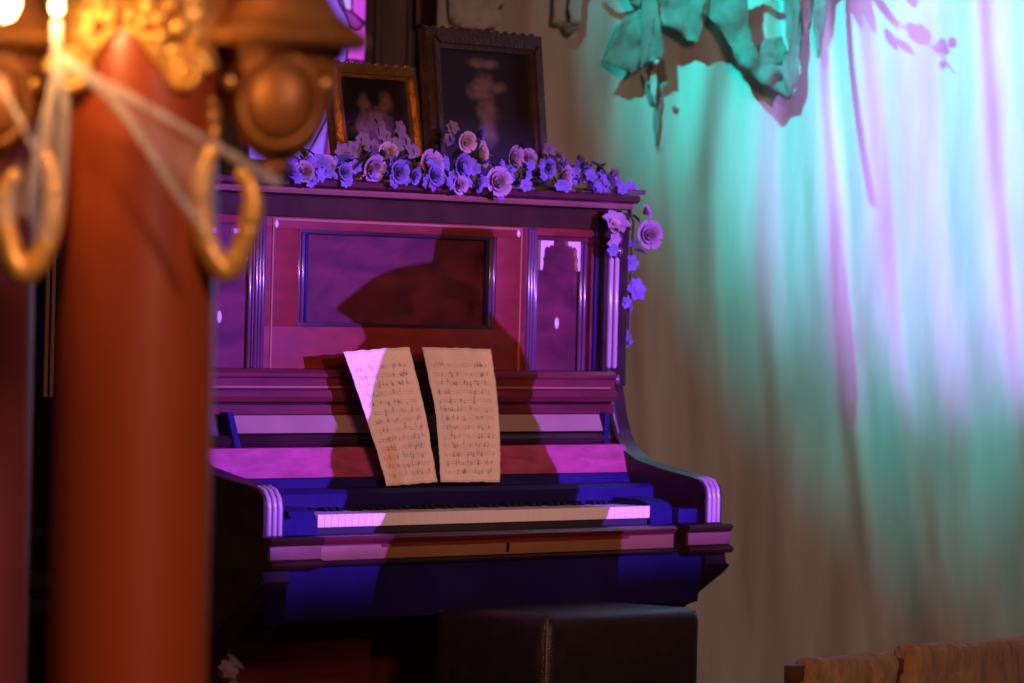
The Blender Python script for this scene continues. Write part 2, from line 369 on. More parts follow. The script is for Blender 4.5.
scrap([(650, 55), (656, 58), (657, 90), (655, 108), (651, 92)], 0.080, m='pale_rag', seed=7, wob=0.01)
scrap([(656, 58), (664, 60), (668, 84), (662, 92), (660, 120), (656, 150), (653, 128), (655, 96)], 0.050, seed=8, wob=0.01)
scrap([(640, 72), (650, 88), (655, 106), (649, 104), (645, 90)], 0.040, seed=9, wob=0.01)
scrap([(812, -30), (830, -30), (826, 20), (818, 60), (814, 34)], 0.070, seed=10, wob=0.01)
scrap([(800, -30), (812, -30), (810, 22), (803, 34)], 0.060, m='pale_rag', seed=11, wob=0.01)
scrap([(620, -30), (642, -30), (640, 10), (632, 6), (626, -6)], 0.080, seed=12)
MB().tube([at(x, y, YC - 0.11) - swag.location for x, y in ((592, -28), (640, -24), (700, -27), (760, -25), (835, -28))], 0.008, 8).build('cord', 'twig', swag, 60)
MB().ball(at(657, 62, YC - 0.15) - swag.location, 0.008).build('pin', 'pearl_inlay', swag, 180)
rag = thing('hanging_rag', 'pale torn rag with two tails above the tall dark picture frame', 'rag', at(566, -20, YC - 0.10))
scrap([(556, -30), (572, -30), (566, 10), (562, 24), (552, 23), (556, 4)], 0.090, m='pale_rag', seed=21, wob=0.01, parent=rag, name='tail')
scrap([(570, -30), (584, -30), (580, 8), (582, 22), (572, 26), (569, 8)], 0.080, m='pale_rag', seed=22, wob=0.01, parent=rag, name='tail')
scrap([(562, 22), (574, 24), (580, 28), (570, 35), (565, 32)], 0.080, seed=23, wob=0.006, parent=rag, name='knot')
torn = thing('torn_wallpaper', 'peeling strip of tan paper with a ragged edge above the picture frames', 'wallpaper', at(480, -20, YC - 0.06))
scrap([(446, -40), (520, -40), (508, 4), (498, 6), (500, 26), (482, 30), (478, 24), (458, 28), (450, 22), (452, 4)], 0.090, m='pale_rag', seed=31, wob=0.012, parent=torn, name='paper_strip')

# leafy spray hung in the cyan beam just above the picture; only its shadow shows on the drape
def beam(x, y, t):                     # a point t metres up the cyan beam from where (x, y) lands on the drape
    S = at(x, y, YC - 0.03); S.y = drape_y(S.x, S.z); return S + (CL - S).normalized() * t
spray = thing('leaf_spray', 'sprig of pointed leaves and berries throwing its shadow across the drape top', 'sprig', beam(850, -40, 0.42))
def leafmesh(p0, p1, w, name='leaf', m='leaf', par=None):
    par = par or spray; p0 = Vector(p0); p1 = Vector(p1); d = p1 - p0; s = d.cross(Vector((0.5, 0.7, -0.5))).normalized(); nrm = d.cross(s).normalized()
    bm = MB(); L = []; R_ = []; M_ = []
    for i in range(7):
        t = i / 6; ww = w * math.sin(PI * min(1, t * 0.92 + 0.08)) ** 0.8
        c = p0 + d * t + nrm * (0.12 * d.length * t * t); L.append(bm.bm.verts.new(c - s * ww + nrm * ww * 0.3)); M_.append(bm.bm.verts.new(c)); R_.append(bm.bm.verts.new(c + s * ww + nrm * ww * 0.3))
    for i in range(6):
        bm.bm.faces.new((L[i], M_[i], M_[i + 1], L[i + 1])); bm.bm.faces.new((M_[i], R_[i], R_[i + 1], M_[i + 1]))
    return bm.build(name, m, par, 180)
sb = spray.location
for q in (((846, -20), (862, 30)), ((858, -20), (875, 32)), ((866, -25), (885, 14)), ((872, -8), (898, 28)), ((886, 30), (896, 50)), ((895, 40), (913, 54)), ((905, -20), (915, 7)), ((848, -25), (880, 0)), ((890, 0), (894, -10))):
    leafmesh(beam(*q[0], 0.4) - sb, beam(*q[1], 0.4) - sb, 0.0105 if q[1][1] > 10 else 0.016)
MB().tube([beam(x, y, 0.41) - sb for x, y in ((850, -40), (875, 0), (905, 30), (930, 45), (945, 60), (955, 75))], 0.0022, 6).build('stem', 'twig', spray, 60)
for x, y, r in ((913, 30, 4), (917, 38, 5), (924, 34, 5), (923, 40, 4), (944, 45, 4), (946, 51, 4), (953, 44, 4), (944, 66, 3), (940, 50, 3)):
    MB().ball(beam(x, y, 0.41) - sb, r / 365).build('berry', 'leaf', spray, 180)

# batten over the drape, out of view above: it carries the spray and a ribbon added to cast a streak
zb = 3.25; yb = beam(845, -40, 1.0).y
bat = thing('overhead_batten', 'dark wooden batten on wall brackets above the drape, over the top of the picture', 'batten', (0.8, YW, zb))
MB().tube([(-1.6, yb - YW, 0), (2.0, yb - YW, 0)], 0.02, 12).build('pole', 'twig', bat, 60)
for x in (-1.5, 1.9):
    MB().tube([(x, -0.002, 0), (x, yb - YW, 0)], 0.014, 8).build('bracket', 'twig', bat, 60)
MB().tube([Vector((sb.x, yb, zb - 0.0215)) - sb, Vector((0, 0, 0))], 0.0008, 6).build('wire', 'twig', spray, 60)
for xa, xb, yb2, w_, lab in ((846, 872, 205, 0.0065, 'violet shadow line left of the leaf shadow'),):
    p0 = beam(xa, -60, 1.0); p1 = beam(xb, yb2, 1.0); top = Vector((p0.x, yb, zb - 0.0215))
    rb_ = thing('shadow_ribbon', 'unseen thin ribbon added on the batten to cast the ' + lab, 'ribbon', top)
    MB().tube([Vector((0, 0, 0)), p0 - top, p1 - top], [w_ * 0.6, w_, w_], 8).build('ribbon', 'pale_rag', rb_, 60)

# ------------------------------------------------------------------ piano
piano = thing('upright_piano', 'antique upright piano in reddish mahogany with panelled front and open keyboard', 'piano', O, TH)
def P(name, m, mb, smooth=30, parent=None): return mb.build(name, m, parent or piano, smooth)
def bx(u0, u1, v0, v1, z0, z1, bev=0.003): return MB().box((u0, -v0, z0), (u1, -v1, z1), bev)
def pr(prof, u0, u1): return MB().prism([(-v, z) for v, z in prof], 'x', u0, u1)
for s in (-1, 1):
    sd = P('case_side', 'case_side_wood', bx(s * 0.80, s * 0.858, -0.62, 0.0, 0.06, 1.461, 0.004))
    e = s * 0.862
    for (v0, v1, z0, z1) in ((-0.52, -0.50, 0.66, 1.36), (-0.12, -0.10, 0.66, 1.36), (-0.32, -0.312, 0.98, 1.40), (-0.30, -0.294, 0.98, 1.40), (-0.52, -0.10, 1.34, 1.36), (-0.52, -0.10, 0.66, 0.68)):
        P('side_moulding', 'gilt_line' if v1 - v0 < 0.01 else 'dark_wood', bx(e, e + s * 0.010, v0, v1, z0, z1, 0.003), parent=sd)
    for z in (0.56, 0.50): P('side_moulding', 'dark_wood', bx(e, e + s * 0.018, -0.62, -0.02, z - 0.02, z + 0.02, 0.008), parent=sd)
    P('foot_block', 'dark_wood', bx(s * 0.78, s * 0.88, -0.64, 0.06, 0.0, 0.06, 0.006))
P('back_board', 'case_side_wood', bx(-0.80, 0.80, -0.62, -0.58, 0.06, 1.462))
# lid with moulded edge
P('lid', 'lid_wood', pr([(0.060, 1.500), (0.066, 1.496), (0.066, 1.484), (0.058, 1.478), (-0.63, 1.478), (-0.63, 1.500)], -0.842, 0.842), 40)
P('lid_moulding', 'pale_moulding', pr([(0.046, 1.478), (0.050, 1.472), (0.044, 1.464), (0.030, 1.462), (-0.62, 1.462), (-0.62, 1.478)], -0.842, 0.842), 40)
# upper front board as a frame round its recessed panels
fr = P('front_rail', 'frieze', bx(-0.80, 0.80, -0.03, 0.0, 1.410, 1.462))
P('front_rail', 'mahogany_red', bx(-0.475, 0.475, -0.03, 0.0, 1.382, 1.4095, 0.001))
P('front_rail', 'mahogany_red', bx(-0.475, 0.475, -0.03, 0.0, 1.03, 1.156, 0.001))
for s in (-1, 1):
    P('front_stile', 'mahogany_red', bx(s * 0.363, s * 0.475, -0.03, 0.0, 1.156, 1.382, 0.001))
    P('front_stile', 'mahogany', bx(s * 0.475, s * 0.517, -0.03, 0.0, 1.03, 1.41, 0.001))
    P('front_stile', 'mahogany', bx(s * 0.735, s * 0.80, -0.03, 0.0, 1.03, 1.41, 0.001))
    P('front_rail', 'mahogany_red', bx(s * 0.517, s * 0.735, -0.03, 0.0, 1.390, 1.4095, 0.001))
    # side panel
    pn = P('side_panel', 'burl_panel', bx(s * 0.517, s * 0.735, -0.03, -0.012, 1.03, 1.39, 0))
    for u in (0.523, 0.700, 0.716): P('panel_bead', 'polished_reed', MB().lathe([(0, 1.04), (0.0055, 1.045), (0.0055, 1.372), (0, 1.378)], (s * u, 0.006, 0), 12), 60, pn)
    for u, du in ((0.536, 1), (0.693, -1)): # fretwork corner brackets
        zt = 1.378; q = [(0, 0), (0.062, 0), (0.060, -0.012), (0.046, -0.010), (0.040, -0.017), (0.030, -0.013), (0.018, -0.020), (0.017, -0.036), (0.011, -0.044), (0.014, -0.058), (0.008, -0.074), (0, -0.072)]
        P('corner_fret', 'pearl_inlay', MB().prism([(s * (u + du * a_ * 0.8), zt + b_) for a_, b_ in q], 'y', 0.012, 0.002), 40, pn)
    kh = MB().lathe([(0, -0.016), (0.006, -0.011), (0.0085, 0.0), (0.006, 0.011), (0, 0.016)], (s * 0.617, 0.012, 1.174), 14, 1, 0.5); P('keyhole_escutcheon', 'pearl_inlay', kh, 60, pn)
    # reeded stile mouldings between panels
    for u in (0.486, 0.497, 0.508): P('stile_reed', 'polished_reed', MB().lathe([(0, 1.04), (0.0048, 1.045), (0.0048, 1.402), (0, 1.408)], (s * u, -0.001, 0), 12), 60)
    P('corner_bead', 'black_lacquer', MB().lathe([(0, 1.04), (0.006, 1.045), (0.006, 1.43), (0, 1.436)], (s * 0.750, -0.002, 0), 12), 60)
    # pilaster with three reeds, carved capital and foot
    pl = P('pilaster', 'dark_wood', bx(s * 0.762, s * 0.858, 0.0, 0.022, 1.02, 1.455, 0.003))
    for u in (0.783, 0.806): P('reed', 'highlight_reed', MB().lathe([(0, 1.062), (0.007, 1.068), (0.007, 1.338), (0, 1.346)], (s * u, -0.024, 0), 16), 60, pl)
    for k, (u, z, r) in enumerate(((0.778, 1.358, 0.011), (0.797, 1.364, 0.013), (0.816, 1.358, 0.011), (0.785, 1.385, 0.012), (0.812, 1.388, 0.012), (0.798, 1.412, 0.014), (0.782, 1.050, 0.010), (0.800, 1.042, 0.012), (0.817, 1.036, 0.011))):
        P('carved_leaf', 'polished_reed', MB().ball((s * u, -0.026, z), r, (0.8, 0.6, 1.2), 10, 8), 180, pl)
# centre panel, mouldings, gilt line
cp = P('centre_panel', 'burl_panel', bx(-0.363, 0.363, -0.03, -0.012, 1.156, 1.382, 0))
for s in (-1, 1):
    for u in (0.357, 0.343, 0.331):
        P('panel_bead', 'polished_reed' if u > 0.335 else 'black_lacquer', MB().lathe([(0, 1.158), (0.0055, 1.162), (0.0055, 1.376), (0, 1.380)], (s * u, 0.005, 0), 12), 60, cp)
    P('gilt_line', 'gilt_line', bx(s * 0.4515, s * 0.4565, 0.0, 0.003, 1.052, 1.404, 0))
    P('stud', 'pearl_inlay', MB().ball((s * 0.443, -0.001, 1.392), 0.008, (0.8, 0.5, 1.2), 10, 8), 180)
P('gilt_line', 'gilt_line', bx(-0.4565, 0.4565, 0.0, 0.003, 1.401, 1.406, 0))
for z in (1.160, 1.378):
    P('panel_bead', 'dark_wood', MB().box((-0.36, 0.010, z - 0.006), (0.36, 0.000, z + 0.006), 0.003), 30, cp)
# music shelf, sloping fall, nameboard
P('music_shelf', 'mahogany', pr([(0, 1.058), (0.050, 1.056), (0.058, 1.048), (0.058, 1.040), (0.052, 1.036), (0.052, 1.012), (0.060, 1.008), (0.062, 0.994), (0.056, 0.982), (0.040, 0.978), (0, 0.978)], -0.775, 0.775), 30)
P('shelf_bead', 'gilt_line', bx(-0.755, 0.755, 0.052, 0.055, 1.014, 1.018, 0))
P('fall_backing', 'dark_wood', bx(-0.79, 0.79, 0.0, 0.040, 0.80, 0.978))
P('fall_frame', 'mahogany', pr([(0.040, 0.976), (0.052, 0.974), (0.052, 0.953), (0.040, 0.953)], -0.775, 0.775), 30)
P('fall_strip', 'fall_lilac', pr([(0.040, 0.952), (0.052, 0.950), (0.066, 0.910), (0.050, 0.906), (0.040, 0.906)], -0.645, 0.715), 30)
P('fall_frame', 'dark_wood', pr([(0.040, 0.905), (0.062, 0.905), (0.070, 0.893), (0.064, 0.880), (0.040, 0.878)], -0.70, 0.745), 30)
P('fall_bracket', 'black_lacquer', MB().prism([(-0.675, 0.958), (-0.655, 0.958), (-0.625, 0.878), (-0.645, 0.878)], 'y', -0.04, -0.074), 30)
P('fall_bracket', 'black_lacquer', bx(0.716, 0.735, 0.04, 0.07, 0.88, 0.955))
P('fallboard', 'fallboard_wood', pr([(0.040, 0.878), (0.082, 0.876), (0.098, 0.808), (0.040, 0.806)], -0.785, 0.785), 30)
P('nameboard', 'black_lacquer', pr([(0.0, 0.806), (0.100, 0.806), (0.108, 0.784), (0.170, 0.783), (0.182, 0.774), (0.182, 0.744), (0.176, 0.738), (0.0, 0.738)], -0.79, 0.79), 30)
# keybed
P('key_bed', 'black_lacquer', bx(-0.79, 0.79, -0.02, 0.330, 0.622, 0.690, 0.003))
# keys
wk = bpy.data.meshes.new('white_key'); b_ = MB().box((0.0004, -0.300, 0.706), (0.0229, -0.14, 0.735), 0.0012); bmesh.ops.recalc_face_normals(b_.bm, faces=b_.bm.faces[:]); b_.bm.to_mesh(wk); b_.bm.free(); wk.materials.append(MATS['ivory'])
bk = bpy.data.meshes.new('black_key'); b_ = MB().prism([(-0.205, 0.735), (-0.200, 0.7445), (-0.15, 0.7455), (-0.15, 0.735)], 'x', -0.0055, 0.0055); bmesh.ops.recalc_face_normals(b_.bm, faces=b_.bm.faces[:]); b_.bm.to_mesh(bk); b_.bm.free(); bk.materials.append(MATS['ebony'])
for i in range(52):
    o = link('white_key', wk, 'ivory', piano); o.location.x = -0.611 + i * 0.0235
    if i < 51 and (i % 7) in (0, 2, 3, 5, 6):
        o = link('black_key', bk, 'ebony', piano); o.location.x = -0.611 + (i + 1) * 0.0235
P('key_frame', 'felt', bx(-0.611, 0.611, 0.12, 0.292, 0.690, 0.7055, 0))
for s in (-1, 1):
    P('key_block', 'black_lacquer', pr([(0.182, 0.690), (0.182, 0.752), (0.262, 0.750), (0.288, 0.742), (0.300, 0.724), (0.300, 0.690)], s * 0.613, s * 0.70), 30)
    P('key_block', 'black_lacquer', bx(s * 0.702, s * 0.79, 0.182, 0.320, 0.690, 0.728, 0.006))
    # cheek arm
    prof = [(0.0, 1.055), (0.020, 1.050), (0.030, 1.000), (0.042, 0.945), (0.060, 0.895), (0.085, 0.862), (0.127, 0.839), (0.206, 0.820), (0.300, 0.804), (0.325, 0.797), (0.340, 0.782), (0.344, 0.760), (0.344, 0.690), (0.0, 0.690)]
    ar = P('arm', 'dark_wood', pr(prof, s * 0.775, s * 0.842), 35)
    for u in (0.790, 0.808, 0.826):
        pts = [(s * u, -0.344, 0.694), (s * u, -0.344, 0.755), (s * u, -0.341, 0.775), (s * u, -0.330, 0.793), (s * u, -0.310, 0.802)]
        P('reed', 'highlight_reed', MB().tube(pts, [0.0068, 0.0068, 0.0068, 0.006, 0.004], 12), 60, ar)
    P('arm_scroll', 'polished_reed', MB().tube([(s * 0.785, -0.014, 1.045), (s * 0.785, -0.028, 1.0), (s * 0.785, -0.041, 0.95), (s * 0.785, -0.059, 0.902)], [0.004, 0.008, 0.007, 0.004], 10), 60, ar)
    # corner block of the key bed and its bracket
    kb = P('corner_block', 'frieze', pr([(0.0, 0.690), (0.372, 0.690), (0.378, 0.684), (0.372, 0.674), (0.366, 0.672), (0.366, 0.640), (0.376, 0.636), (0.380, 0.628), (0.374, 0.620), (0.0, 0.620)], s * 0.672, s * 0.850), 30)
    P('block_face', 'pale_moulding', bx(s * 0.677, s * 0.846, 0.366, 0.3705, 0.641, 0.671, 0.002), 30, kb)
    co = [(0.352, 0.620), (0.358, 0.592), (0.338, 0.572), (0.315, 0.556), (0.270, 0.523), (0.230, 0.488), (0.185, 0.440), (0.150, 0.38), (0.130, 0.30), (0.120, 0.20), (0.125, 0.10), (0.15, 0.06), (0.15, 0.0), (0.0, 0.0), (0.0, 0.620)]
    P('bracket_leg', 'dark_wood', pr(co, s * 0.765, s * 0.850), 35)
    P('bracket_bead', 'dark_wood', MB().tube([(s * 0.858, -v, z) for v, z in co[1:10]], 0.006, 8), 60)
# key slip with its long polished panel
P('key_slip', 'mahogany', pr([(0.302, 0.690), (0.352, 0.688), (0.360, 0.682), (0.354, 0.673), (0.348, 0.671), (0.348, 0.622), (0.302, 0.622)], -0.668, 0.646), 30)
P('slip_panel', 'gold_strip', bx(-0.66, 0.64, 0.348, 0.353, 0.635, 0.668, 0.002))
P('slip_moulding', 'dark_wood', pr([(0.348, 0.634), (0.358, 0.633), (0.362, 0.628), (0.358, 0.622), (0.348, 0.622)], -0.668, 0.646), 30)
P('slip_lock', 'ebony', bx(-0.004, 0.004, 0.353, 0.356, 0.640, 0.664, 0))
P('slip_bead', 'mahogany_red', bx(-0.45, 0.46, 0.353, 0.356, 0.662, 0.668, 0))
# apron and lower case
P('apron', 'black_lacquer', pr([(0.346, 0.621), (0.346, 0.565), (0.338, 0.50), (0.30, 0.488), (0.28, 0.488), (0.28, 0.621)], -0.762, 0.762), 35)
P('lower_panel', 'mahogany', bx(-0.80, 0.80, -0.01, 0.03, 0.08, 0.621))
P('plinth', 'dark_wood', bx(-0.80, 0.80, -0.02, 0.06, 0.0, 0.10))
for u in (-0.06, 0.06): P('pedal', 'gold', MB().tube([(u, -0.05, 0.06), (u, -0.12, 0.058), (u, -0.17, 0.05)], [0.008, 0.011, 0.016], 10), 60)

# ------------------------------------------------------------------ sheet music (flat print on curled paper)
def sheet(corners, v_top, v_bot, seed, label):
    TL, TR, BR, BL = [Vector((*onv(*c, v), 0)) for c, v in zip(corners, (v_top, v_top, v_bot, v_bot))]
    rnd = random.Random(seed); nx, ny = 90, 190; vs_, fs, cols = [], [], []
    staves = [0.13 + k * 0.066 for k in range(13)]
    notes = [(rnd.uniform(0.1, 0.9), st + rnd.uniform(-0.012, 0.016), rnd.uniform(0.006, 0.012)) for st in staves for _ in range(rnd.randint(9, 16))]
    stems = [(x, y - rnd.uniform(0.02, 0.035), y) for x, y, r in notes if rnd.random() < 0.7]
    for j in range(ny + 1):
        t = j / ny
        for i in range(nx + 1):
            s = i / nx
            e = 0.012 * noise.noise(Vector((seed, t * 9, 0))) + 0.006 * noise.noise(Vector((seed, t * 40, 0)))
            s2 = s + e * (1 if s > 0.5 else -1) * abs(2 * s - 1) ** 6
            t2 = t + 0.010 * noise.noise(Vector((s * 8, seed, 1))) * abs(2 * t - 1) ** 6
            bow = 0.05 * math.sin(PI * t) * (1 if seed == 1 else -0.4)
            top = TL.lerp(TR, s2); bot = BL.lerp(BR, s2); p = top.lerp(bot, t2)
            v = v_top + (v_bot - v_top) * t + 0.010 * math.sin(PI * t) + 0.012 * (s - 0.5) ** 2 * 4 * (1 - t) + 0.003 * noise.noise(Vector((s * 3, t * 3, seed)))
            vs_.append((p.x - 0.020 - bow * 0.10, -v, p.y))
            n0 = noise.noise(Vector((s * 2.2, t * 3.5, seed * 5))); n1 = noise.noise(Vector((s * 7, t * 9, seed * 3)))
            a_ = 0.96 + 0.10 * n0 + 0.06 * n1; col = [0.97 * a_, 0.77 * a_ - 0.02, 0.74 * a_ - 0.03]
            if n0 > 0.25: k = min(1, (n0 - 0.25) * 2.2); col = [col[0] * (1 - .10 * k), col[1] * (1 - .32 * k), col[2] * (1 - .55 * k)]
            edge = min(s, 1 - s, t, 1 - t)
            if edge < 0.02: col = [c * 0.82 for c in col]
            yy = t + 0.012 * (s - 0.5); ink = 0.0
            for st in staves:
                if abs(yy - st) < 0.016 and 0.08 < s < 0.93:
                    if abs(((yy - st + 0.016) / 0.008) % 1 - 0.5) < 0.22: ink = max(ink, 0.30)
            for x, y, r in notes:
                if abs(yy - y) < r and (s - x) ** 2 * 0.8 + (yy - y) ** 2 * 0.5 < (r * 0.75) ** 2: ink = 0.85
            for x, y0, y1 in stems:
                if abs(s - x - 0.006) < 0.006 and y0 < yy < y1: ink = max(ink, 0.6)
            cols.append([c * (1 - ink * 0.72) for c in col])
    for j in range(ny):
        for i in range(nx):
            k = j * (nx + 1) + i; fs.append((k, k + 1, k + nx + 2, k + nx + 1))
    me = bpy.data.meshes.new('music_sheet'); me.from_pydata(vs_, [], fs)
    at_ = me.color_attributes.new('print', 'FLOAT_COLOR', 'POINT')
    for i, c in enumerate(cols): at_.data[i].color = (*c, 1)
    o = link('music_sheet', me, 'paper_print', smooth=180); o.location = O; o.rotation_euler = (0, 0, TH)
    s_ = o.modifiers.new('thick', 'SOLIDIFY'); s_.thickness = 0.0008
    tag(o, label, 'sheet music', 'old music sheets leaning on the piano')
sheet([(345, 352), (411, 347), (443, 482), (392, 486)], 0.098, 0.150, 1, 'aged handwritten music sheet tilted to the left with one corner lit lilac')
sheet([(424, 347), (492, 349), (505, 482), (446, 482)], 0.098, 0.150, 2, 'aged handwritten music sheet standing upright, right of the tilted sheet')

# ------------------------------------------------------------------ bench
bench = thing('piano_bench', 'dark padded leather piano bench with rounded edges in front of the keyboard', 'bench', pia(0.015, 0.53, 0), TH)
def rbox(x0, x1, y0, y1, z0, z1, r, seg=4):
    m = MB(); m.box((x0, y0, z0), (x1, y1, z1)); bmesh.ops.bevel(m.bm, geom=m.bm.edges[:], offset=r, segments=seg, affect='EDGES', profile=0.5); return m
rbox(-0.292, 0.292, -0.172, 0.172, 0.19, 0.520, 0.032).build('upholstered_body', 'leather', bench, 180)
MB().tube([(-0.286, -0.166, 0.20), (-0.286, -0.166, 0.482), (-0.276, -0.158, 0.510)], 0.003, 6).build('piping', 'seam', bench, 60)
MB().tube([(-0.276, -0.158, 0.510), (0.276, -0.158, 0.510)], 0.003, 6).build('piping', 'seam', bench, 60)
MB().tube([(-0.276, -0.158, 0.510), (-0.276, 0.158, 0.510)], 0.003, 6).build('piping', 'seam', bench, 60)
for x in (-0.25, 0.25):
    for y in (-0.13, 0.13): MB().lathe([(0, 0), (0.018, 0), (0.022, 0.05), (0.028, 0.10), (0.026, 0.20), (0, 0.20)], (x, y, 0), 14).build('leg', 'dark_wood', bench, 40)

# ------------------------------------------------------------------ picture frames on the lid
def picture(name, label, px, v, fw, m, inner, lean, draw, moul):
    (x0, y0), (x1, y1) = px
    uL, zt = onv(x0, y0, v); uR, _ = onv(x1, y0, v); w = uR - uL; h = (zt - 1.5) / math.cos(lean)
    fr_ = thing(name, label, 'picture frame', pia((uL + uR) / 2, v, 1.501), TH); fr_.rotation_euler = (-lean, 0, TH)
    X = w / 2
    for k, q in enumerate(([(-X, 0), (X, 0), (X - fw, fw), (-X + fw, fw)], [(X, 0), (X, h), (X - fw, h - fw), (X - fw, fw)], [(X, h), (-X, h), (-X + fw, h - fw), (X - fw, h - fw)], [(-X, h), (-X, 0), (-X + fw, fw), (-X + fw, h - fw)])):
        MB().prism(q, 'y', -0.014, 0.012).build('frame_rail', m, fr_, 30)
        q2 = [((x * (1 - 0.25 * fw / X)), fw * 0.12 + z * (1 - 0.24 * fw / h)) for x, z in q]
        c = [sum(p[i] for p in q2) / 4 for i in (0, 1)]
        MB().prism([(c[0] + (x - c[0]) * 0.96, c[1] + (z - c[1]) * (0.96)) for x, z in [(q[0][0] * .6 + q[3][0] * .4, q[0][1] * .6 + q[3][1] * .4), (q[1][0] * .6 + q[2][0] * .4, q[1][1] * .6 + q[2][1] * .4), (q[1][0] * .25 + q[2][0] * .75, q[1][1] * .25 + q[2][1] * .75), (q[0][0] * .25 + q[3][0] * .75, q[0][1] * .25 + q[3][1] * .75)]], 'y', -0.024, -0.012).build('moulding', m, fr_, 30)
    for k in range(moul):
        a_ = k / moul; x = -X + a_ * 2 * X
        MB().ball((x, -0.010, h), 0.008, (1.3, 0.8, 0.7), 8, 6).build('carved_bead', m, fr_, 180)
    nx, ny = 70, 90; vs_, fs, cols = [], [], []
    for j in range(ny + 1):
        for i in range(nx + 1):
            s, t = i / nx, j / ny; vs_.append((-X + fw + s * (w - 2 * fw), -0.004, fw + t * (h - 2 * fw))); cols.append(draw(s, t))
    for j in range(ny):
        for i in range(nx): k = j * (nx + 1) + i; fs.append((k, k + 1, k + nx + 2, k + nx + 1))
    me = bpy.data.meshes.new('picture'); me.from_pydata(vs_, [], fs); ca = me.color_attributes.new('print', 'FLOAT_COLOR', 'POINT')
    for i, c in enumerate(cols): ca.data[i].color = (*c, 1)
    link('picture', me, 'picture_print', fr_, 180)
    MB().box((-X + fw * .5, 0.012, fw * .5), (X - fw * .5, 0.016, h - fw * .5)).build('backing_board', 'dark_frame', fr_)
    return fr_
def blobs(bl, bg, fgc):
    def f(s, t):
        n = noise.noise(Vector((s * 9, t * 12, 2))) * 0.5 + noise.noise(Vector((s * 22, t * 28, 5))) * 0.35; a_ = 0
        for x, y, rx, ry, k in bl: a_ = max(a_, k * min(1, max(0, 1.5 - 1.2 * math.sqrt(((s - x) / rx) ** 2 + ((t - y) / ry) ** 2) + n * 0.6)))
        a_ = min(1, a_) * (0.8 + 0.4 * n); a_ = max(0, a_)
        return [b * (1 - a_) + c * a_ for b, c in zip(bg, fgc)]
    return f
picture('picture_frame', 'small gilt picture frame with a pale bouquet painting, leaning left of the tall dark frame', ((340, 62), (428, 62)), -0.20, 0.036, 'gilt_frame', None, math.radians(10),
        blobs([(0.5, 0.55, 0.22, 0.14, 1), (0.45, 0.42, 0.32, 0.16, 1), (0.68, 0.75, 0.10, 0.12, 0.8), (0.36, 0.72, 0.09, 0.12, 0.8), (0.6, 0.3, 0.3, 0.12, 0.8)], (0.012, 0.006, 0.007), (0.24, 0.12, 0.12)), 9)
picture('picture_frame', 'tall dark wooden picture frame with a pale standing figure, leaning on the piano lid', ((434, 27), (550, 27)), -0.16, 0.050, 'dark_frame', None, math.radians(6),
        blobs([(0.5, 0.90, 0.17, 0.045, 0.9), (0.5, 0.75, 0.11, 0.08, 0.9), (0.45, 0.66, 0.14, 0.08, 1), (0.66, 0.70, 0.09, 0.05, 0.8), (0.52, 0.50, 0.12, 0.12, 0.9), (0.52, 0.33, 0.10, 0.14, 0.8)], (0.022, 0.011, 0.014), (0.30, 0.17, 0.17)), 13)

# ------------------------------------------------------------------ flower garland over the lid
gar = thing('flower_garland', 'garland of silk roses, blossoms and leaves draped along the piano lid and its right end', 'garland', O, TH)
def rose_mesh(seed, m):
    rnd = random.Random(seed); b = MB()
    def petal(ang, r, h, w, openn):
        rows = []
        for i in range(4):
            t = i / 3; rr = r * (0.35 + 0.65 * t) * (1 + openn * t * t); z = h * (t - 0.35) - openn * 0.25 * h * t * t
            rows.append([b.bm.verts.new((math.cos(ang + w * k * (0.5 + 0.5 * math.sin(PI * (0.15 + 0.7 * t)))) * rr, math.sin(ang + w * k * (0.5 + 0.5 * math.sin(PI * (0.15 + 0.7 * t)))) * rr, z + (0.06 * h * (1 - abs(k)) if i == 3 else 0))) for k in (-1, -0.5, 0, 0.5, 1)])
        for A, B in zip(rows, rows[1:]):
            for k in range(4): b.bm.faces.new((A[k], A[k + 1], B[k + 1], B[k]))
    for ring, (n, r, h, op) in enumerate(((3, 0.30, 1.0, 0.0), (4, 0.52, 1.0, 0.05), (5, 0.78, 0.95, 0.18), (6, 1.0, 0.8, 0.35))):
        for k in range(n): petal(2 * PI * k / n + ring * 0.7 + rnd.uniform(-.15, .15), r, h * rnd.uniform(.9, 1.1), 2.9 / n * 1.25, op)
    b.ball((0, 0, -0.25), 0.45, (1, 1, 0.7), 10, 6)
    me = bpy.data.meshes.new('rose'); b.bm.to_mesh(me); b.bm.free(); me.materials.append(MATS[m]); me.shade_smooth(); return me
def blossom_mesh(m, n=6, w=0.38):
    b = MB()
    for k in range(n):
        a_ = 2 * PI * k / n; d = Vector((math.cos(a_), math.sin(a_), 0)); s = Vector((-d.y, d.x, 0)); pr_ = []
        for t, ww, z in ((0.05, 0.10, 0), (0.4, w, 0.22), (0.75, w * 0.85, 0.30), (1.0, 0.03, 0.22)):
            pr_.append([b.bm.verts.new(d * t + s * ww * q + Vector((0, 0, z + 0.10 * abs(q)))) for q in (-1, 0, 1)])
        for A, B in zip(pr_, pr_[1:]):
            for q in range(2): b.bm.faces.new((A[q], A[q + 1], B[q + 1], B[q]))
    b.ball((0, 0, 0.06), 0.16, (1, 1, 1), 8, 6)
    me = bpy.data.meshes.new('blossom'); b.bm.to_mesh(me); b.bm.free(); me.materials.append(MATS[m]); me.shade_smooth(); return me
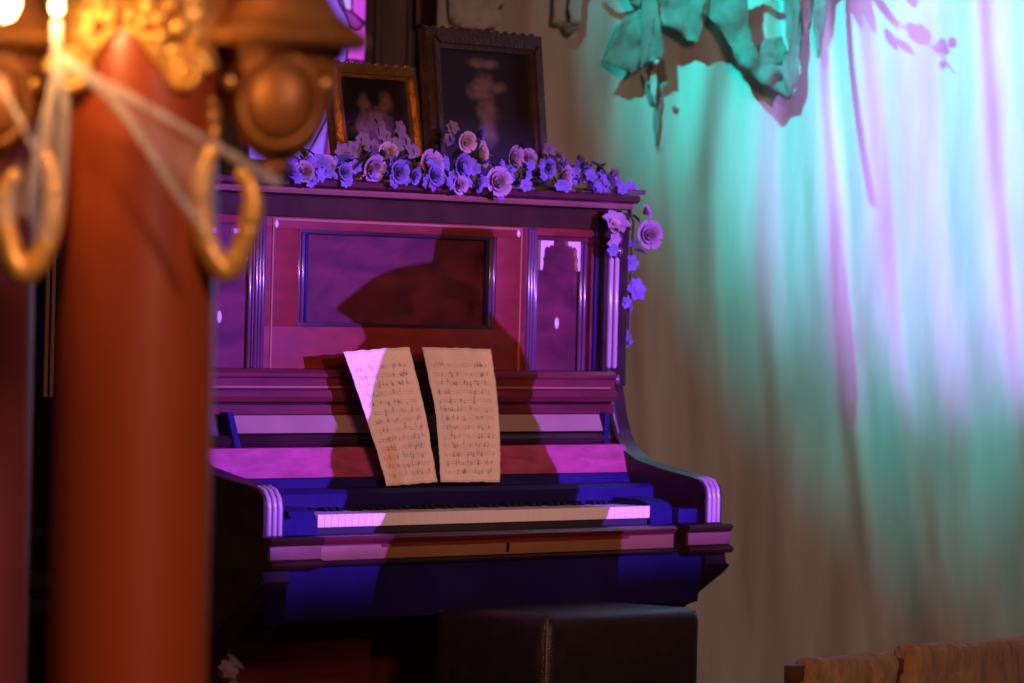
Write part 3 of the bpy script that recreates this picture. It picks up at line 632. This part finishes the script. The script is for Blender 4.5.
def leaf_mesh(m):
    b = MB(); rows = []
    for i in range(6):
        t = i / 5; ww = 0.24 * math.sin(PI * (0.06 + 0.94 * t)) ** 0.8; rows.append([b.bm.verts.new((q * ww, t, 0.10 * abs(q) + 0.25 * t * (1 - t) - 0.1 * t * t)) for q in (-1, 0, 1)])
    for A, B in zip(rows, rows[1:]):
        for q in range(2): b.bm.faces.new((A[q], A[q + 1], B[q + 1], B[q]))
    me = bpy.data.meshes.new('leaf'); b.bm.to_mesh(me); b.bm.free(); me.materials.append(MATS[m]); me.shade_smooth(); return me
RM = {k: [rose_mesh(s, k) for s in (1, 2)] for k in ('rose_pink', 'rose_cream', 'rose_lilac')}
BM_ = {k: blossom_mesh(k) for k in ('blossom', 'rose_pink', 'rose_lilac', 'dried')}; LM = {k: leaf_mesh(k) for k in ('leaf', 'leaf_blue', 'dried')}
def face(o, nrm, spin):
    o.rotation_euler = (Vector(nrm).to_track_quat('Z', 'Y') @ Matrix.Rotation(spin, 4, 'Z').to_quaternion()).to_euler()
rg = random.Random(11)
def flower(kind, x, y, r, v=0.05, m='rose_pink', nrm=None):
    u, z = onv(x, y, v)
    if z < 1.504 + r / 500 and x < 600: v = max(v, 0.078); u, z = onv(x, y, v)
    me = RM[m][rg.randint(0, 1)] if kind == 'rose' else BM_[m]
    o = link(kind, me, m, gar); o.location = (u, -v, z); k = r / 426 * (0.85 if kind == 'rose' else 1.1); o.scale = (k, k, k * 0.9)
    face(o, nrm or (rg.uniform(-.7, .3), -1 + rg.uniform(-.1, .3), rg.uniform(-.2, .5)), rg.uniform(0, 6)); return o
def leaf(x, y, r, v, d, m='leaf'):
    u, z = onv(x, y, v); o = link('leaf', LM[m], m, gar); o.location = (u, -v, z); o.scale = (r / 426,) * 3
    D = Vector(d).normalized(); o.rotation_euler = D.to_track_quat('Y', 'Z').to_euler(); o.rotation_euler.rotate_axis('Y', rg.uniform(-1, 1))
for x, y, r, m in ((288, 170, 12, 'rose_lilac'), (303, 172, 10, 'rose_pink'), (325, 166, 10, 'rose_pink'), (344, 172, 8, 'rose_lilac'), (372, 168, 13, 'rose_pink'), (398, 172, 11, 'rose_lilac'), (430, 164, 13, 'rose_pink'),
                   (434, 176, 10, 'rose_lilac'), (461, 166, 12, 'rose_lilac'), (459, 185, 9, 'rose_pink'), (478, 184, 8, 'rose_lilac'), (497, 182, 14, 'rose_pink'), (500, 191, 8, 'rose_lilac'), (513, 158, 12, 'rose_pink'), (528, 158, 9, 'rose_pink'), (480, 155, 13, 'rose_cream'), (466, 142, 10, 'rose_cream'),
                   (563, 178, 13, 'rose_pink'), (591, 182, 8, 'rose_lilac'), (414, 176, 8, 'rose_lilac'), (388, 152, 9, 'rose_cream'), (548, 168, 9, 'rose_lilac')): flower('rose', x, y, r, 0.045 if y > 160 else 0.0, m)
flower('rose', 480, 134, 8, -0.02, 'rose_lilac')
for i in range(130):
    x = rg.uniform(283, 632); y = 188 + 0.048 * (x - 457) * 0.4 - rg.uniform(2, 26) * (1 - 0.55 * max(0, (x - 560) / 75))
    flower('blossom', x, y, rg.uniform(4, 8), rg.uniform(0.0, 0.062), rg.choice(['blossom', 'blossom', 'rose_lilac']))
for i in range(150):
    x = rg.uniform(283, 632); y = 186 + 0.02 * (x - 457) - rg.uniform(0, 24) * (1 - 0.5 * max(0, (x - 560) / 75))
    leaf(x, y, rg.uniform(12, 20), rg.uniform(-0.02, 0.045), (rg.uniform(-1, 1), rg.uniform(-0.6, 0.4), rg.uniform(-0.1, 0.9)), rg.choice(['leaf', 'leaf_blue', 'leaf_blue']))
for x, y in ((352, 150), (362, 140), (372, 148), (384, 136), (395, 146), (404, 142), (412, 152), (342, 152), (378, 128), (398, 130), (448, 140), (452, 128), (548, 150), (560, 158), (598, 172), (612, 176)):
    flower('blossom', x, y, rg.uniform(7, 10), -0.08, 'dried'); leaf(x, y + 8, 18, -0.08, (rg.uniform(-.4, .4), 0.1, 1), rg.choice(['dried', 'leaf']))
# fall of flowers down the right end
stem = [onv(x, y, 0.02) for x, y in ((600, 188), (624, 200), (634, 222), (632, 250), (630, 290), (628, 345))]
MB().tube([(u, -0.02, z) for u, z in stem], 0.004, 6).build('vine', 'twig', gar, 60)
MB().tube([(u, -0.02 - 0.02 * math.sin(9 * u), z + 0.004) for u, z in [onv(x, y, 0.0) for x, y in ((284, 184), (340, 183), (400, 186), (460, 188), (520, 190), (580, 192), (632, 194))]], 0.006, 6).build('vine', 'twig', gar, 60)
flower('blossom', 615, 224, 15, 0.05, 'rose_pink', (-0.3, -0.7, 0.7)); flower('rose', 614, 226, 7, 0.055, 'rose_cream'); flower('blossom', 612, 240, 10, 0.05, 'rose_pink', (0, -1, -0.3))
flower('rose', 648, 235, 14, 0.03, 'rose_pink', (-0.35, -1, 0.1)); flower('rose', 646, 212, 7, 0.02, 'rose_pink'); flower('blossom', 612, 250, 7, 0.05, 'rose_lilac')
flower('blossom', 634, 290, 13, 0.02, 'rose_lilac', (-0.2, -1, 0.3)); flower('blossom', 630, 263, 9, 0.02, 'blossom'); flower('blossom', 625, 340, 8, 0.0, 'blossom'); flower('blossom', 625, 302, 7, 0.02, 'rose_lilac'); flower('blossom', 630, 188, 7, 0.02, 'rose_lilac')
for x, y, d in ((622, 226, (1, 0, -.2)), (636, 240, (-1, 0, -.6)), (630, 215, (1, -.2, -.5)), (632, 255, (.3, 0, -1)), (630, 275, (.6, -.2, .6)), (628, 300, (.3, 0, -1)), (622, 205, (.8, -.2, -.5)), (628, 330, (-.4, 0, -1)), (634, 250, (1, -.3, -.2))):
    leaf(x, y, 16, 0.02, d, rg.choice(['leaf', 'leaf_blue']))

# dried sprig beside the left foot of the piano
spr = thing('dried_sprig', 'dried flower sprig in a small pot on the floor by the left piano bracket', 'dried flowers', pia(-1.12, 0.40, 0))
MB().lathe([(0, 0), (0.05, 0), (0.065, 0.10), (0.07, 0.13), (0.06, 0.13), (0.05, 0.10), (0, 0.09)], (0, 0, 0), 20).build('pot', 'dark_wood', spr, 40)
for k in range(9):
    a_ = k * 2.4; h = 0.37 + 0.09 * ((k * 37) % 10) / 10; p = Vector((0.09 * math.cos(a_), 0.09 * math.sin(a_), h))
    MB().tube([(0, 0, 0.08), p * 0.55 + Vector((0, 0, 0.04)), p], [0.003, 0.002, 0.0015], 6).build('stem', 'twig', spr, 60)
    o = link('blossom', BM_['dried'], 'dried', spr); o.location = p; o.scale = (0.026,) * 3; face(o, (math.cos(a_), math.sin(a_) - .6, 1), k)

# ------------------------------------------------------------------ plush bench at the lower right
SB = at(790, 668, 11.6); SB.z = 0
st = thing('plush_settee', 'low settee with two fuzzy tan plush pads on a dark wooden rail, lower right', 'settee', SB, TH)
def plush(x0, x1, z0, z1, y0, y1, seed):
    m = rbox(x0, x1, y0, y1, z0, z1, 0.03, 4); bmesh.ops.subdivide_edges(m.bm, edges=[e for e in m.bm.edges if e.calc_length() > 0.06], cuts=10, use_grid_fill=True)
    for v in m.bm.verts:
        q = v.co * 22 + Vector((seed, 0, 0)); v.co += Vector((noise.noise(q), noise.noise(q + Vector((7, 0, 0))), noise.noise(q + Vector((0, 7, 0))))) * 0.006
    return m
ztop = at(800, 660, 11.6).z
plush(0.03, 0.385, 0.16, ztop + 0.003, -0.05, 0.03, 1).build('plush_pad', 'plush', st, 180)
plush(0.435, 1.30, 0.16, ztop + 0.018, -0.05, 0.03, 2).build('plush_pad', 'plush', st, 180)
MB().box((-0.012, -0.02, ztop - 0.05), (1.32, 0.01, ztop - 0.012), 0.006).build('top_rail', 'settee_wood', st, 30)
for x in (0.0, 0.41, 1.31):
    MB().lathe([(0, 0), (0.014, 0), (0.02, 0.06), (0.015, 0.12), (0.015, ztop - 0.06), (0.019, ztop - 0.05), (0, ztop - 0.05)], (x, -0.005, 0), 14).build('leg', 'settee_wood', st, 40)

# ------------------------------------------------------------------ foreground columns, lanterns, bulbs, cobwebs
YK = 7.8
def column(px_c, Y, label, detail, paint='column_paint'):
    c = at(px_c, 341, Y); base = Vector((c.x, Y, 0)); K = Y / FPX          # metres per pixel at that depth
    zc = lambda y: at(px_c, y, Y).z
    t = thing('ornate_column', label, 'column', base, 0.0, 'painted columns with gilt capitals')
    z0 = zc(24); r = 0.1255
    sh = MB().lathe([(0, 0.14), (r, 0.14), (r * 0.985, 0.9), (r * 0.955, z0), (0, z0)], (0, 0, 0), 64).build('shaft', paint, t, 40)
    MB().lathe([(0, 0), (0.17, 0), (0.17, 0.05), (0.15, 0.06), (0.155, 0.09), (0.135, 0.11), (0.13, 0.14), (0, 0.14)], (0, 0, 0), 48).build('base', 'gold', t, 30)
    MB().lathe([(r * 0.9, z0 - 0.002), (0.135, z0), (0.142, z0 + 0.012), (0.130, z0 + 0.025), (0.14, z0 + 0.05), (0.18, z0 + 0.20), (0.21, z0 + 0.24), (0.21, z0 + 0.28), (0, z0 + 0.28)], (0, 0, 0), 48).build('capital', 'gold', t, 30)
    for k in range(6):                                                          # acanthus leaves hanging round the shaft
        ang = -PI / 2 + [-0.84, 0.84, -1.75, 1.75, -2.7, 2.7][k]; rows = []; m = MB()
        for i in range(13):
            tt = i / 12; zz = z0 + 0.05 - 0.125 * tt; rr = r * 0.955 + 0.012 + 0.010 * math.sin(PI * tt) + 0.022 * max(0, tt - 0.7) / 0.3
            ww = (0.066 + 0.004 * math.sin(PI * min(1, tt * 1.1))) * (1 - 0.60 * tt ** 1.3) * (1 - 0.4 * max(0, tt - 0.55) / 0.45) * (1 + 0.22 * math.sin(tt * 22))
            row = []
            for q in (-1, -0.5, 0, 0.5, 1):
                a2 = ang + q * ww / rr; r2 = rr + 0.012 * (1 - abs(q)) - 0.006 * abs(q) + 0.004 * math.sin(tt * 22 + abs(q) * 3)
                row.append(m.bm.verts.new((math.cos(a2) * r2, math.sin(a2) * r2, zz)))
            rows.append(row)
        for A, B in zip(rows, rows[1:]):
            for q in range(4): m.bm.faces.new((A[q], A[q + 1], B[q + 1], B[q]))
        lf = m.build('acanthus_leaf', 'gold', t, 180); sd_ = lf.modifiers.new('thick', 'SOLIDIFY'); sd_.thickness = 0.006
    if detail:
        for k, (x, y) in enumerate(((184, 72), (70, 76))):                     # volutes
            X = (x - px_c) * K; pts = []
            for i in range(40):
                a_ = i / 39 * 4.2 * PI; rr = 0.034 * (1 - 0.8 * i / 39); sg = 1 if k == 0 else -1
                pts.append((X + sg * rr * math.cos(a_), -0.112 - 0.012 * i / 39, zc(y) + rr * math.sin(a_)))
            MB().tube(pts, [0.0105 - 0.005 * i / 39 for i in range(40)], 8).build('volute', 'gold', t, 60)
            MB().ball((X, -0.118, zc(y)), 0.012).build('volute_boss', 'gold', t, 180)
        MB().lathe([(0, zc(34)), (0.006, zc(31)), (0.010, zc(22)), (0.009, zc(12)), (0.005, zc(2)), (0.004, zc(-10)), (0, zc(-12))], ((112 - px_c) * K, -0.142, 0), 14).build('pendant_drop', 'gold', t, 60)
        for X in ((100 - px_c) * K, (124 - px_c) * K):
            MB().tube([(X, -0.135, zc(-10)), (X, -0.133, zc(10)), (X * 1.2, -0.128, zc(26))], 0.006, 8).build('flute_rib', 'gold', t, 60)
        def onshaft(x, y, out): X = (x - px_c) * K; return (X, -math.sqrt(max(0.0003, (0.122 + out) ** 2 - X * X)), zc(y))
        for arch in (((118, 30), (104, 40), (96, 52), (90, 64), (82, 76)), ((122, 30), (138, 36), (148, 48), (158, 62), (170, 76))):
            MB().tube([onshaft(x, y, 0.006) for x, y in arch], [0.006, 0.009, 0.010, 0.009, 0.006], 8).build('arch_moulding', 'gold', t, 60)
        for x, y, rr in ((172, 54, 9), (164, 14, 9), (184, 12, 10), (182, 32, 9), (156, 52, 7), (74, 14, 9), (86, 26, 9), (96, 12, 8), (78, 40, 9), (90, 48, 7), (70, 56, 8), (130, 18, 9), (104, 22, 8)):
            MB().ball(onshaft(x, y, 0.010), rr * K, (1.1, 0.7, 1.25), 10, 8).build('gilt_scroll_boss', 'gold', t, 180)
        for x, y, rr in ((204, 102, 8), (206, 116, 9), (209, 130, 8), (210, 146, 9), (147, 10, 10), (158, 22, 11), (143, 26, 8), (168, 8, 9), (160, 40, 8), (176, 30, 10), (150, 42, 7), (190, 40, 8)):
            X = (x - px_c) * K; yy = -math.sqrt(max(0.0004, 0.140 ** 2 - min(X * X, 0.0192)))
            MB().ball((X, yy if x < 196 else -0.04, zc(y)), rr * K, (1, 0.8, 1.1), 12, 8).build('gilt_berry', 'gold', t, 180)
    return t
column(136, YK, 'orange-red painted column with gilt acanthus capital in the foreground', True)
column(-34, 9.1, 'column coloured as if lit violet, cut off by the left picture edge, behind the foreground column', False, 'violet_lit_paint')

def lantern(px_c, Y, label, sg):
    c = at(px_c, 60, Y); K = Y / FPX; zc = lambda y: at(px_c, y, Y).z
    base = Vector((c.x, Y, zc(175)))
    t = thing('column_lantern', label, 'lantern', base, 0, 'bronze lanterns bracketed to the foreground column'); Z = lambda y: zc(y) - base.z
    MB().lathe([(0, Z(-70)), (8 * K, Z(-62)), (14 * K, Z(-50)), (10 * K, Z(-42)), (26 * K, Z(-30)), (46 * K, Z(-8)), (58 * K, Z(12)), (76 * K, Z(27)), (88 * K, Z(35)), (90 * K, Z(41)), (84 * K, Z(48)), (58 * K, Z(50)), (0, Z(50))], (0, 0, 0), 48).build('hood', 'bronze_hood', t, 40)
    MB().lathe([(0, Z(50)), (64 * K, Z(50)), (66 * K, Z(56)), (58 * K, Z(60)), (60 * K, Z(68)), (58 * K, Z(82)), (55 * K, Z(100)), (48 * K, Z(122)), (36 * K, Z(144)), (20 * K, Z(158)), (12 * K, Z(162)), (14 * K, Z(168)), (6 * K, Z(175)), (0, Z(176))], (0, 0, 0), 48, 1, 0.9).build('bowl', 'bronze', t, 40)
    y0 = -52 * K
    for k, (rx, rz, th) in enumerate(((38, 46, 4),)):
        pts = [(4 * K + rx * K * math.cos(a_), y0 - 0.006 + 0.016 * abs(math.cos(a_)) ** 2, Z(101) + rz * K * math.sin(a_)) for a_ in [2 * PI * i / 36 for i in range(37)]]
        MB().tube(pts, th * K, 8).build('medallion_ring', 'bronze', t, 60)
    MB().ball((4 * K, y0 + 0.016, Z(102)), 34 * K, (1, 0.75, 1.2), 24, 16).build('medallion', 'bronze', t, 180)
    for s in (-1, 1):
        for k in range(3):
            pts = [(s * (6 + 12 * q + k * 3) * K, y0 - 0.010 + 0.0035 * q * q, Z(56 + 6 * k + 2.2 * q * (1 + .15 * q))) for q in range(5)]
            MB().tube(pts, [2.6 * K] * 5, 8).build('swag_rib', 'bronze', t, 60)
        MB().ball((s * 47 * K, y0 + 0.030, Z(84)), 8 * K).build('bead', 'gold', t, 180)
    # gilt scroll loop under the bracket
    lx = -sg * 35
    loop = [(10, 152), (2, 172), (-2, 200), (2, 232), (12, 258), (25, 272), (36, 262), (44, 238), (50, 210), (48, 190), (40, 178)]
    pts = [(-sg * (70 - x) * K, -0.085, Z(y)) for x, y in loop]
    sm = []
    for i in range(len(pts) - 1):
        p0 = Vector(pts[max(0, i - 1)]); p1 = Vector(pts[i]); p2 = Vector(pts[i + 1]); p3 = Vector(pts[min(len(pts) - 1, i + 2)])
        for q in range(4):
            tt = q / 4; sm.append(0.5 * ((2 * p1) + (p2 - p0) * tt + (2 * p0 - 5 * p1 + 4 * p2 - p3) * tt * tt + (3 * p1 - p0 - 3 * p2 + p3) * tt ** 3))
    sm.append(Vector(pts[-1]))
    n = len(sm); MB().tube(sm, [(8 + 5.0 * math.sin(PI * i / n)) * K for i in range(n)], 10).build('scroll_loop', 'gold', t, 60)
    MB().ball(sm[-1], 9 * K).build('scroll_curl', 'gold', t, 180)
    MB().tube([(-sg * 60 * K, -0.085, Z(154)), (-sg * 62 * K, -0.03, Z(140)), (-sg * 58 * K, 0, Z(110)), (-sg * 60 * K, 0, Z(85)), (-sg * 75 * K, 0, Z(70))], 6 * K, 8).build('bracket', 'gold', t, 60)
    return t
lantern(279, YK, 'bronze urn-shaped lantern with round medallion on the right of the foreground column', 1)
lantern(-9, YK, 'bronze lantern left of the foreground column, half outside the picture', -1)

def bulb(x, y, Y, r, label, watts):
    p = at(x, y, Y); t = thing('light_bulb', label, 'light bulb', p, 0, 'warm hanging bulbs'); K = Y / FPX
    MB().lathe([(0, -r * K * 1.0), (r * K * 0.55, -r * K * 0.8), (r * K, 0), (r * K * 0.95, r * K * 0.8), (r * K * 0.6, r * K * 2.0), (r * K * 0.45, r * K * 2.6), (0, r * K * 2.6)], (0, 0, 0), 20).build('glass', 'bulb_glow', t, 180)
    MB().lathe([(0, r * K * 2.5), (r * K * 0.6, r * K * 2.5), (r * K * 0.6, r * K * 4), (0, r * K * 4)], (0, 0, 0), 16).build('socket', 'bronze', t, 40)
    MB().tube([(0, 0, r * K * 4), (0, 0, 1.2)], 0.003, 6).build('cord', 'lead', t, 60)
    l = bpy.data.lights.new('bulb_light', 'POINT'); l.color = (1, 0.55, 0.2); l.energy = watts; l.shadow_soft_size = 0.02
    o = bpy.data.objects.new('bulb_light', l); C.objects.link(o); o.parent = t; o.location = (0, -0.045, 0.0)
bulb(4, 6, 7.5, 15, 'large glowing warm bulb at the top left picture corner', 3.6)
bulb(57, 9, 7.55, 5.5, 'small glowing teardrop bulb hanging left of the gilt capital', 2.2)

# cobwebs
YB = 7.58
def strands(t, lists, sheets, YB=7.58):
    base = t.location
    for pts, r in lists:
        q = [at(x, y, YB) - base for x, y in pts]
        rr = r if isinstance(r, list) else [r] * len(q)
        MB().tube(q, [a_ * YB / FPX for a_ in rr], 8).build('strand', 'web_strand', t, 180)
    for pts, m in sheets:
        bm = bmesh.new(); f = bm.faces.new([bm.verts.new(at(x, y, YB + 0.01) - base) for x, y in pts]); bmesh.ops.triangulate(bm, faces=[f])
        for _ in range(2): bmesh.ops.subdivide_edges(bm, edges=bm.edges[:], cuts=1, use_grid_fill=True)
        for v in bm.verts: v.co.y += 0.012 * noise.noise(v.co * 15)
        me = bpy.data.meshes.new('web_sheet'); bm.to_mesh(me); bm.free(); link('web_sheet', me, m, t, 180)
w1 = thing('cobweb', 'stretched cobweb strung from the gilt capital across the column to the right lantern loop', 'cobweb', at(66, 60, YB))
strands(w1, [([(60, 56), (80, 72), (110, 95), (135, 128), (160, 168), (185, 205), (205, 230), (224, 258)], [4, 6, 7, 5.5, 5, 5, 4.5, 3]), ([(60, 56), (90, 76), (130, 98), (170, 120), (205, 140), (245, 163), (280, 184)], [4, 5, 6, 4.5, 4, 5, 7])],
        [([(100, 86), (150, 108), (205, 140), (212, 170), (214, 235), (185, 200), (150, 148)], 'web_sheet')])
w2 = thing('cobweb', 'dense cobweb curtain hanging from the small bulb down to the left lantern loop', 'cobweb', at(58, 30, YB))
strands(w2, [([(57, 22), (57, 50), (56, 75), (48, 110), (38, 150), (30, 190), (24, 215)], [4.5, 5, 5, 4, 4, 4, 3]), ([(57, 60), (64, 80), (66, 110), (64, 150), (62, 190), (55, 240)], [4, 3.5, 4, 4, 3, 2]), ([(-2, 78), (8, 98), (20, 122), (34, 148)], [2.5, 3, 3, 2.5])],
        [([(57, 62), (66, 90), (66, 150), (63, 200), (52, 245), (40, 240), (26, 212), (38, 150), (48, 108)], 'web_dense'), ([(-6, 200), (8, 182), (20, 160), (24, 170), (22, 200), (14, 222), (-6, 225)], 'web_dense')], 7.53)

# ------------------------------------------------------------------ off-stage: the spotlight's housing with barn doors, and the onlooker in a hat who shades the piano
fx = thing('stage_spotlight', 'black stage spotlight with barn doors on a stand, out of view to the right', 'spotlight', (VL.x, VL.y, 0), 0)
fwd = (pia(0.02, 0, 1.08) - VL); fwd_h = Vector((fwd.x, fwd.y, 0)).normalized(); sidev = Vector((-fwd_h.y, fwd_h.x, 0))
def flap(z_at_piano, up):
    d = 0.34; zz = VL.z + (z_at_piano - VL.z) * d / 6.0
    c = fwd_h * d; m = MB(); s = 0.16
    a_ = [c - sidev * s, c + sidev * s]; k = 0.16 * up; b0 = fwd_h * 0.14
    q = [a_[0] + Vector((0, 0, zz)), a_[1] + Vector((0, 0, zz)), b0 + sidev * s + Vector((0, 0, VL.z + 0.11 * up)), b0 - sidev * s + Vector((0, 0, VL.z + 0.11 * up))]
    A = [m.bm.verts.new(p) for p in q]; B = [m.bm.verts.new(p + Vector((0, 0, 0.004 * up))) for p in q]
    m.bm.faces.new(A); m.bm.faces.new(B[::-1])
    for i in range(4): m.bm.faces.new((A[i], A[(i + 1) % 4], B[(i + 1) % 4], B[i]))
    m.build('barn_door', 'stage_metal', fx)
flap(1.60, 1); flap(0.555, -1)
hs = MB().lathe([(0.11, 0.0), (0.12, 0.0), (0.12, 0.42), (0.08, 0.46), (0, 0.46), (0, 0.45), (0.07, 0.45), (0.11, 0.41), (0.11, 0.0)], (0, 0, 0), 32)
ho = hs.build('housing', 'stage_metal', fx, 40); ho.rotation_euler = (-fwd_h).to_track_quat('Z', 'Y').to_euler(); ho.location = Vector((0, 0, VL.z)) + fwd_h * 0.14
MB().tube([(-fwd_h.x * 0.12, -fwd_h.y * 0.12, 0.0), (-fwd_h.x * 0.12, -fwd_h.y * 0.12, VL.z - 0.12)], 0.018, 12).build('stand_pole', 'stage_metal', fx, 60)
for k in range(3):
    a_ = k * 2 * PI / 3; c = -fwd_h * 0.12
    MB().tube([c + Vector((0, 0, 0.45)), c + Vector((0.4 * math.cos(a_), 0.4 * math.sin(a_), 0.012))], 0.012, 8).build('stand_leg', 'stage_metal', fx, 60)

per = thing('person', 'person in a dark coat and slouched brimmed hat standing out of view, shadowing the piano', 'person', pia(0.365, 3.0, 0), TH)
me = bpy.data.meshes.new('body')
J = [((0, 0, 0.88), (.15, .11)), ((0.0, 0, 1.05), (.15, .10)), ((-.005, 0, 1.22), (.165, .11)), ((-.01, 0, 1.34), (.13, .09)), ((-.005, 0, 1.41), (.055, .055)), ((0, -0.01, 1.48), (.075, .085)), ((0, -0.01, 1.55), (.085, .095)), ((0, -0.01, 1.60), (.06, .07)),
     ((-.17, 0, 1.335), (.055, .055)), ((-.235, 0, 1.08), (.045, .045)), ((-.215, -0.08, 0.86), (.035, .035)), ((-.21, -0.10, 0.77), (.03, .02)),
     ((.11, 0, 1.335), (.050, .050)), ((.095, 0, 1.08), (.042, .045)), ((.09, -0.08, 0.86), (.035, .035)), ((.09, -0.10, 0.77), (.03, .02)),
     ((-.09, 0, 0.80), (.095, .095)), ((-.095, -0.01, 0.46), (.06, .06)), ((-.10, 0.02, 0.09), (.042, .045)), ((-.105, -0.13, 0.035), (.045, .03)),
     ((.09, 0, 0.80), (.095, .095)), ((.095, -0.01, 0.46), (.06, .06)), ((.10, 0.02, 0.09), (.042, .045)), ((.105, -0.13, 0.035), (.045, .03))]
E_ = [(0, 1), (1, 2), (2, 3), (3, 4), (4, 5), (5, 6), (6, 7), (3, 8), (8, 9), (9, 10), (10, 11), (3, 12), (12, 13), (13, 14), (14, 15), (0, 16), (16, 17), (17, 18), (18, 19), (0, 20), (20, 21), (21, 22), (22, 23)]
me.from_pydata([j[0] for j in J], E_, []); body = link('body', me, 'coat_cloth', per)
sk = body.modifiers.new('skin', 'SKIN'); sd_ = body.modifiers.new('sub', 'SUBSURF'); sd_.levels = 2; sd_.render_levels = 2
lay = me.skin_vertices[0] if me.skin_vertices else None
if lay is None:
    bm = bmesh.new(); bm.from_mesh(me); bm.verts.layers.skin.verify(); bm.to_mesh(me); bm.free(); lay = me.skin_vertices[0]
for i, j in enumerate(J): lay.data[i].radius = j[1]; lay.data[i].use_root = (i == 0)
VP_ = 3.0; UL, ZL = 0.6, 1.9
def cast(x, y, v):                     # where a shadow-edge point seen on the piano was cut out of the beam, 3 m in front of it
    u, z = onv(x, y, v); t = (6.0 - VP_) / (6.0 - v); return UL + (u - UL) * t - 0.365, ZL + (z - ZL) * t
def shell(name, left, right, m, dep, z_end=None):
    L = [cast(*p) for p in left]; R_ = [cast(*p) for p in right]
    z1 = min(L[0][1], R_[0][1]); z0 = max(L[-1][1], R_[-1][1]); n = 26; k = 40; rows = []; mb = MB()
    def at_z(P_, z):
        for (u0, a), (u1, b) in zip(P_, P_[1:]):
            if a >= z >= b: return u0 + (u1 - u0) * (a - z) / max(1e-6, a - b)
        return P_[0][0] if z > P_[0][1] else P_[-1][0]
    zs = [z1 + (z0 - z1) * i / n for i in range(n + 1)]
    secs = [(at_z(L, z), at_z(R_, z), z) for z in zs]
    if z_end is not None:
        l, r, z = secs[-1]; secs += [(l - 0.03 * q, r + 0.03 * q, z + (z_end - z) * q / 4) for q in range(1, 5)]
    for l, r, z in secs:
        c, h = (l + r) / 2, (r - l) / 2
        rows.append([mb.bm.verts.new((c + h * math.cos(2 * PI * i / k), min(h, dep) * math.sin(2 * PI * i / k) * 0.95, z)) for i in range(k)])
    for A, B in zip(rows, rows[1:]):
        for i in range(k): mb.bm.faces.new((A[i], A[(i + 1) % k], B[(i + 1) % k], B[i]))
    mb.bm.faces.new(rows[0]); mb.bm.faces.new(rows[-1][::-1])
    return mb.build(name, m, per, 60)
shell('hat_crown', [(442, 229, 0), (439, 245, 0), (436, 264, 0), (430, 275, 0)], [(492, 228, 0), (496, 245, 0), (493, 262, 0), (491, 275, 0)], 'hat_felt', 0.09)
shell('hat_brim', [(437, 262, 0), (402, 268, 0), (376, 278, 0), (356, 294, 0), (341, 306, 0), (346, 311, 0)], [(493, 262, 0), (494, 268, 0), (493, 280, 0), (490, 292, 0), (489, 306, 0), (489, 311, 0)], 'hat_felt', 0.13)
shell('hair', [(350, 312, 0), (362, 325, 0), (374, 337, 0.02), (384, 352, 0.1), (380, 362, 0.1)], [(489, 306, 0), (492, 315, 0), (500, 326, 0), (520, 345, 0.0), (536, 368, 0.02)], 'coat_cloth', 0.11)
shell('cloak', [(384, 350, 0.1), (362, 395, 0.1), (344, 418, 0.066), (336, 430, 0.066), (329, 460, 0.09), (336, 474, 0.1), (347, 490, 0.18), (385, 515, 0.3), (388, 545, 0.353), (372, 580, 0.335)],
      [(520, 346, 0.0), (537, 372, 0.05), (530, 400, 0.058), (540, 425, 0.062), (548, 450, 0.09), (560, 474, 0.1), (577, 495, 0.18), (608, 515, 0.3), (615, 545, 0.353), (600, 580, 0.335)], 'coat_cloth', 0.14, 0.5)
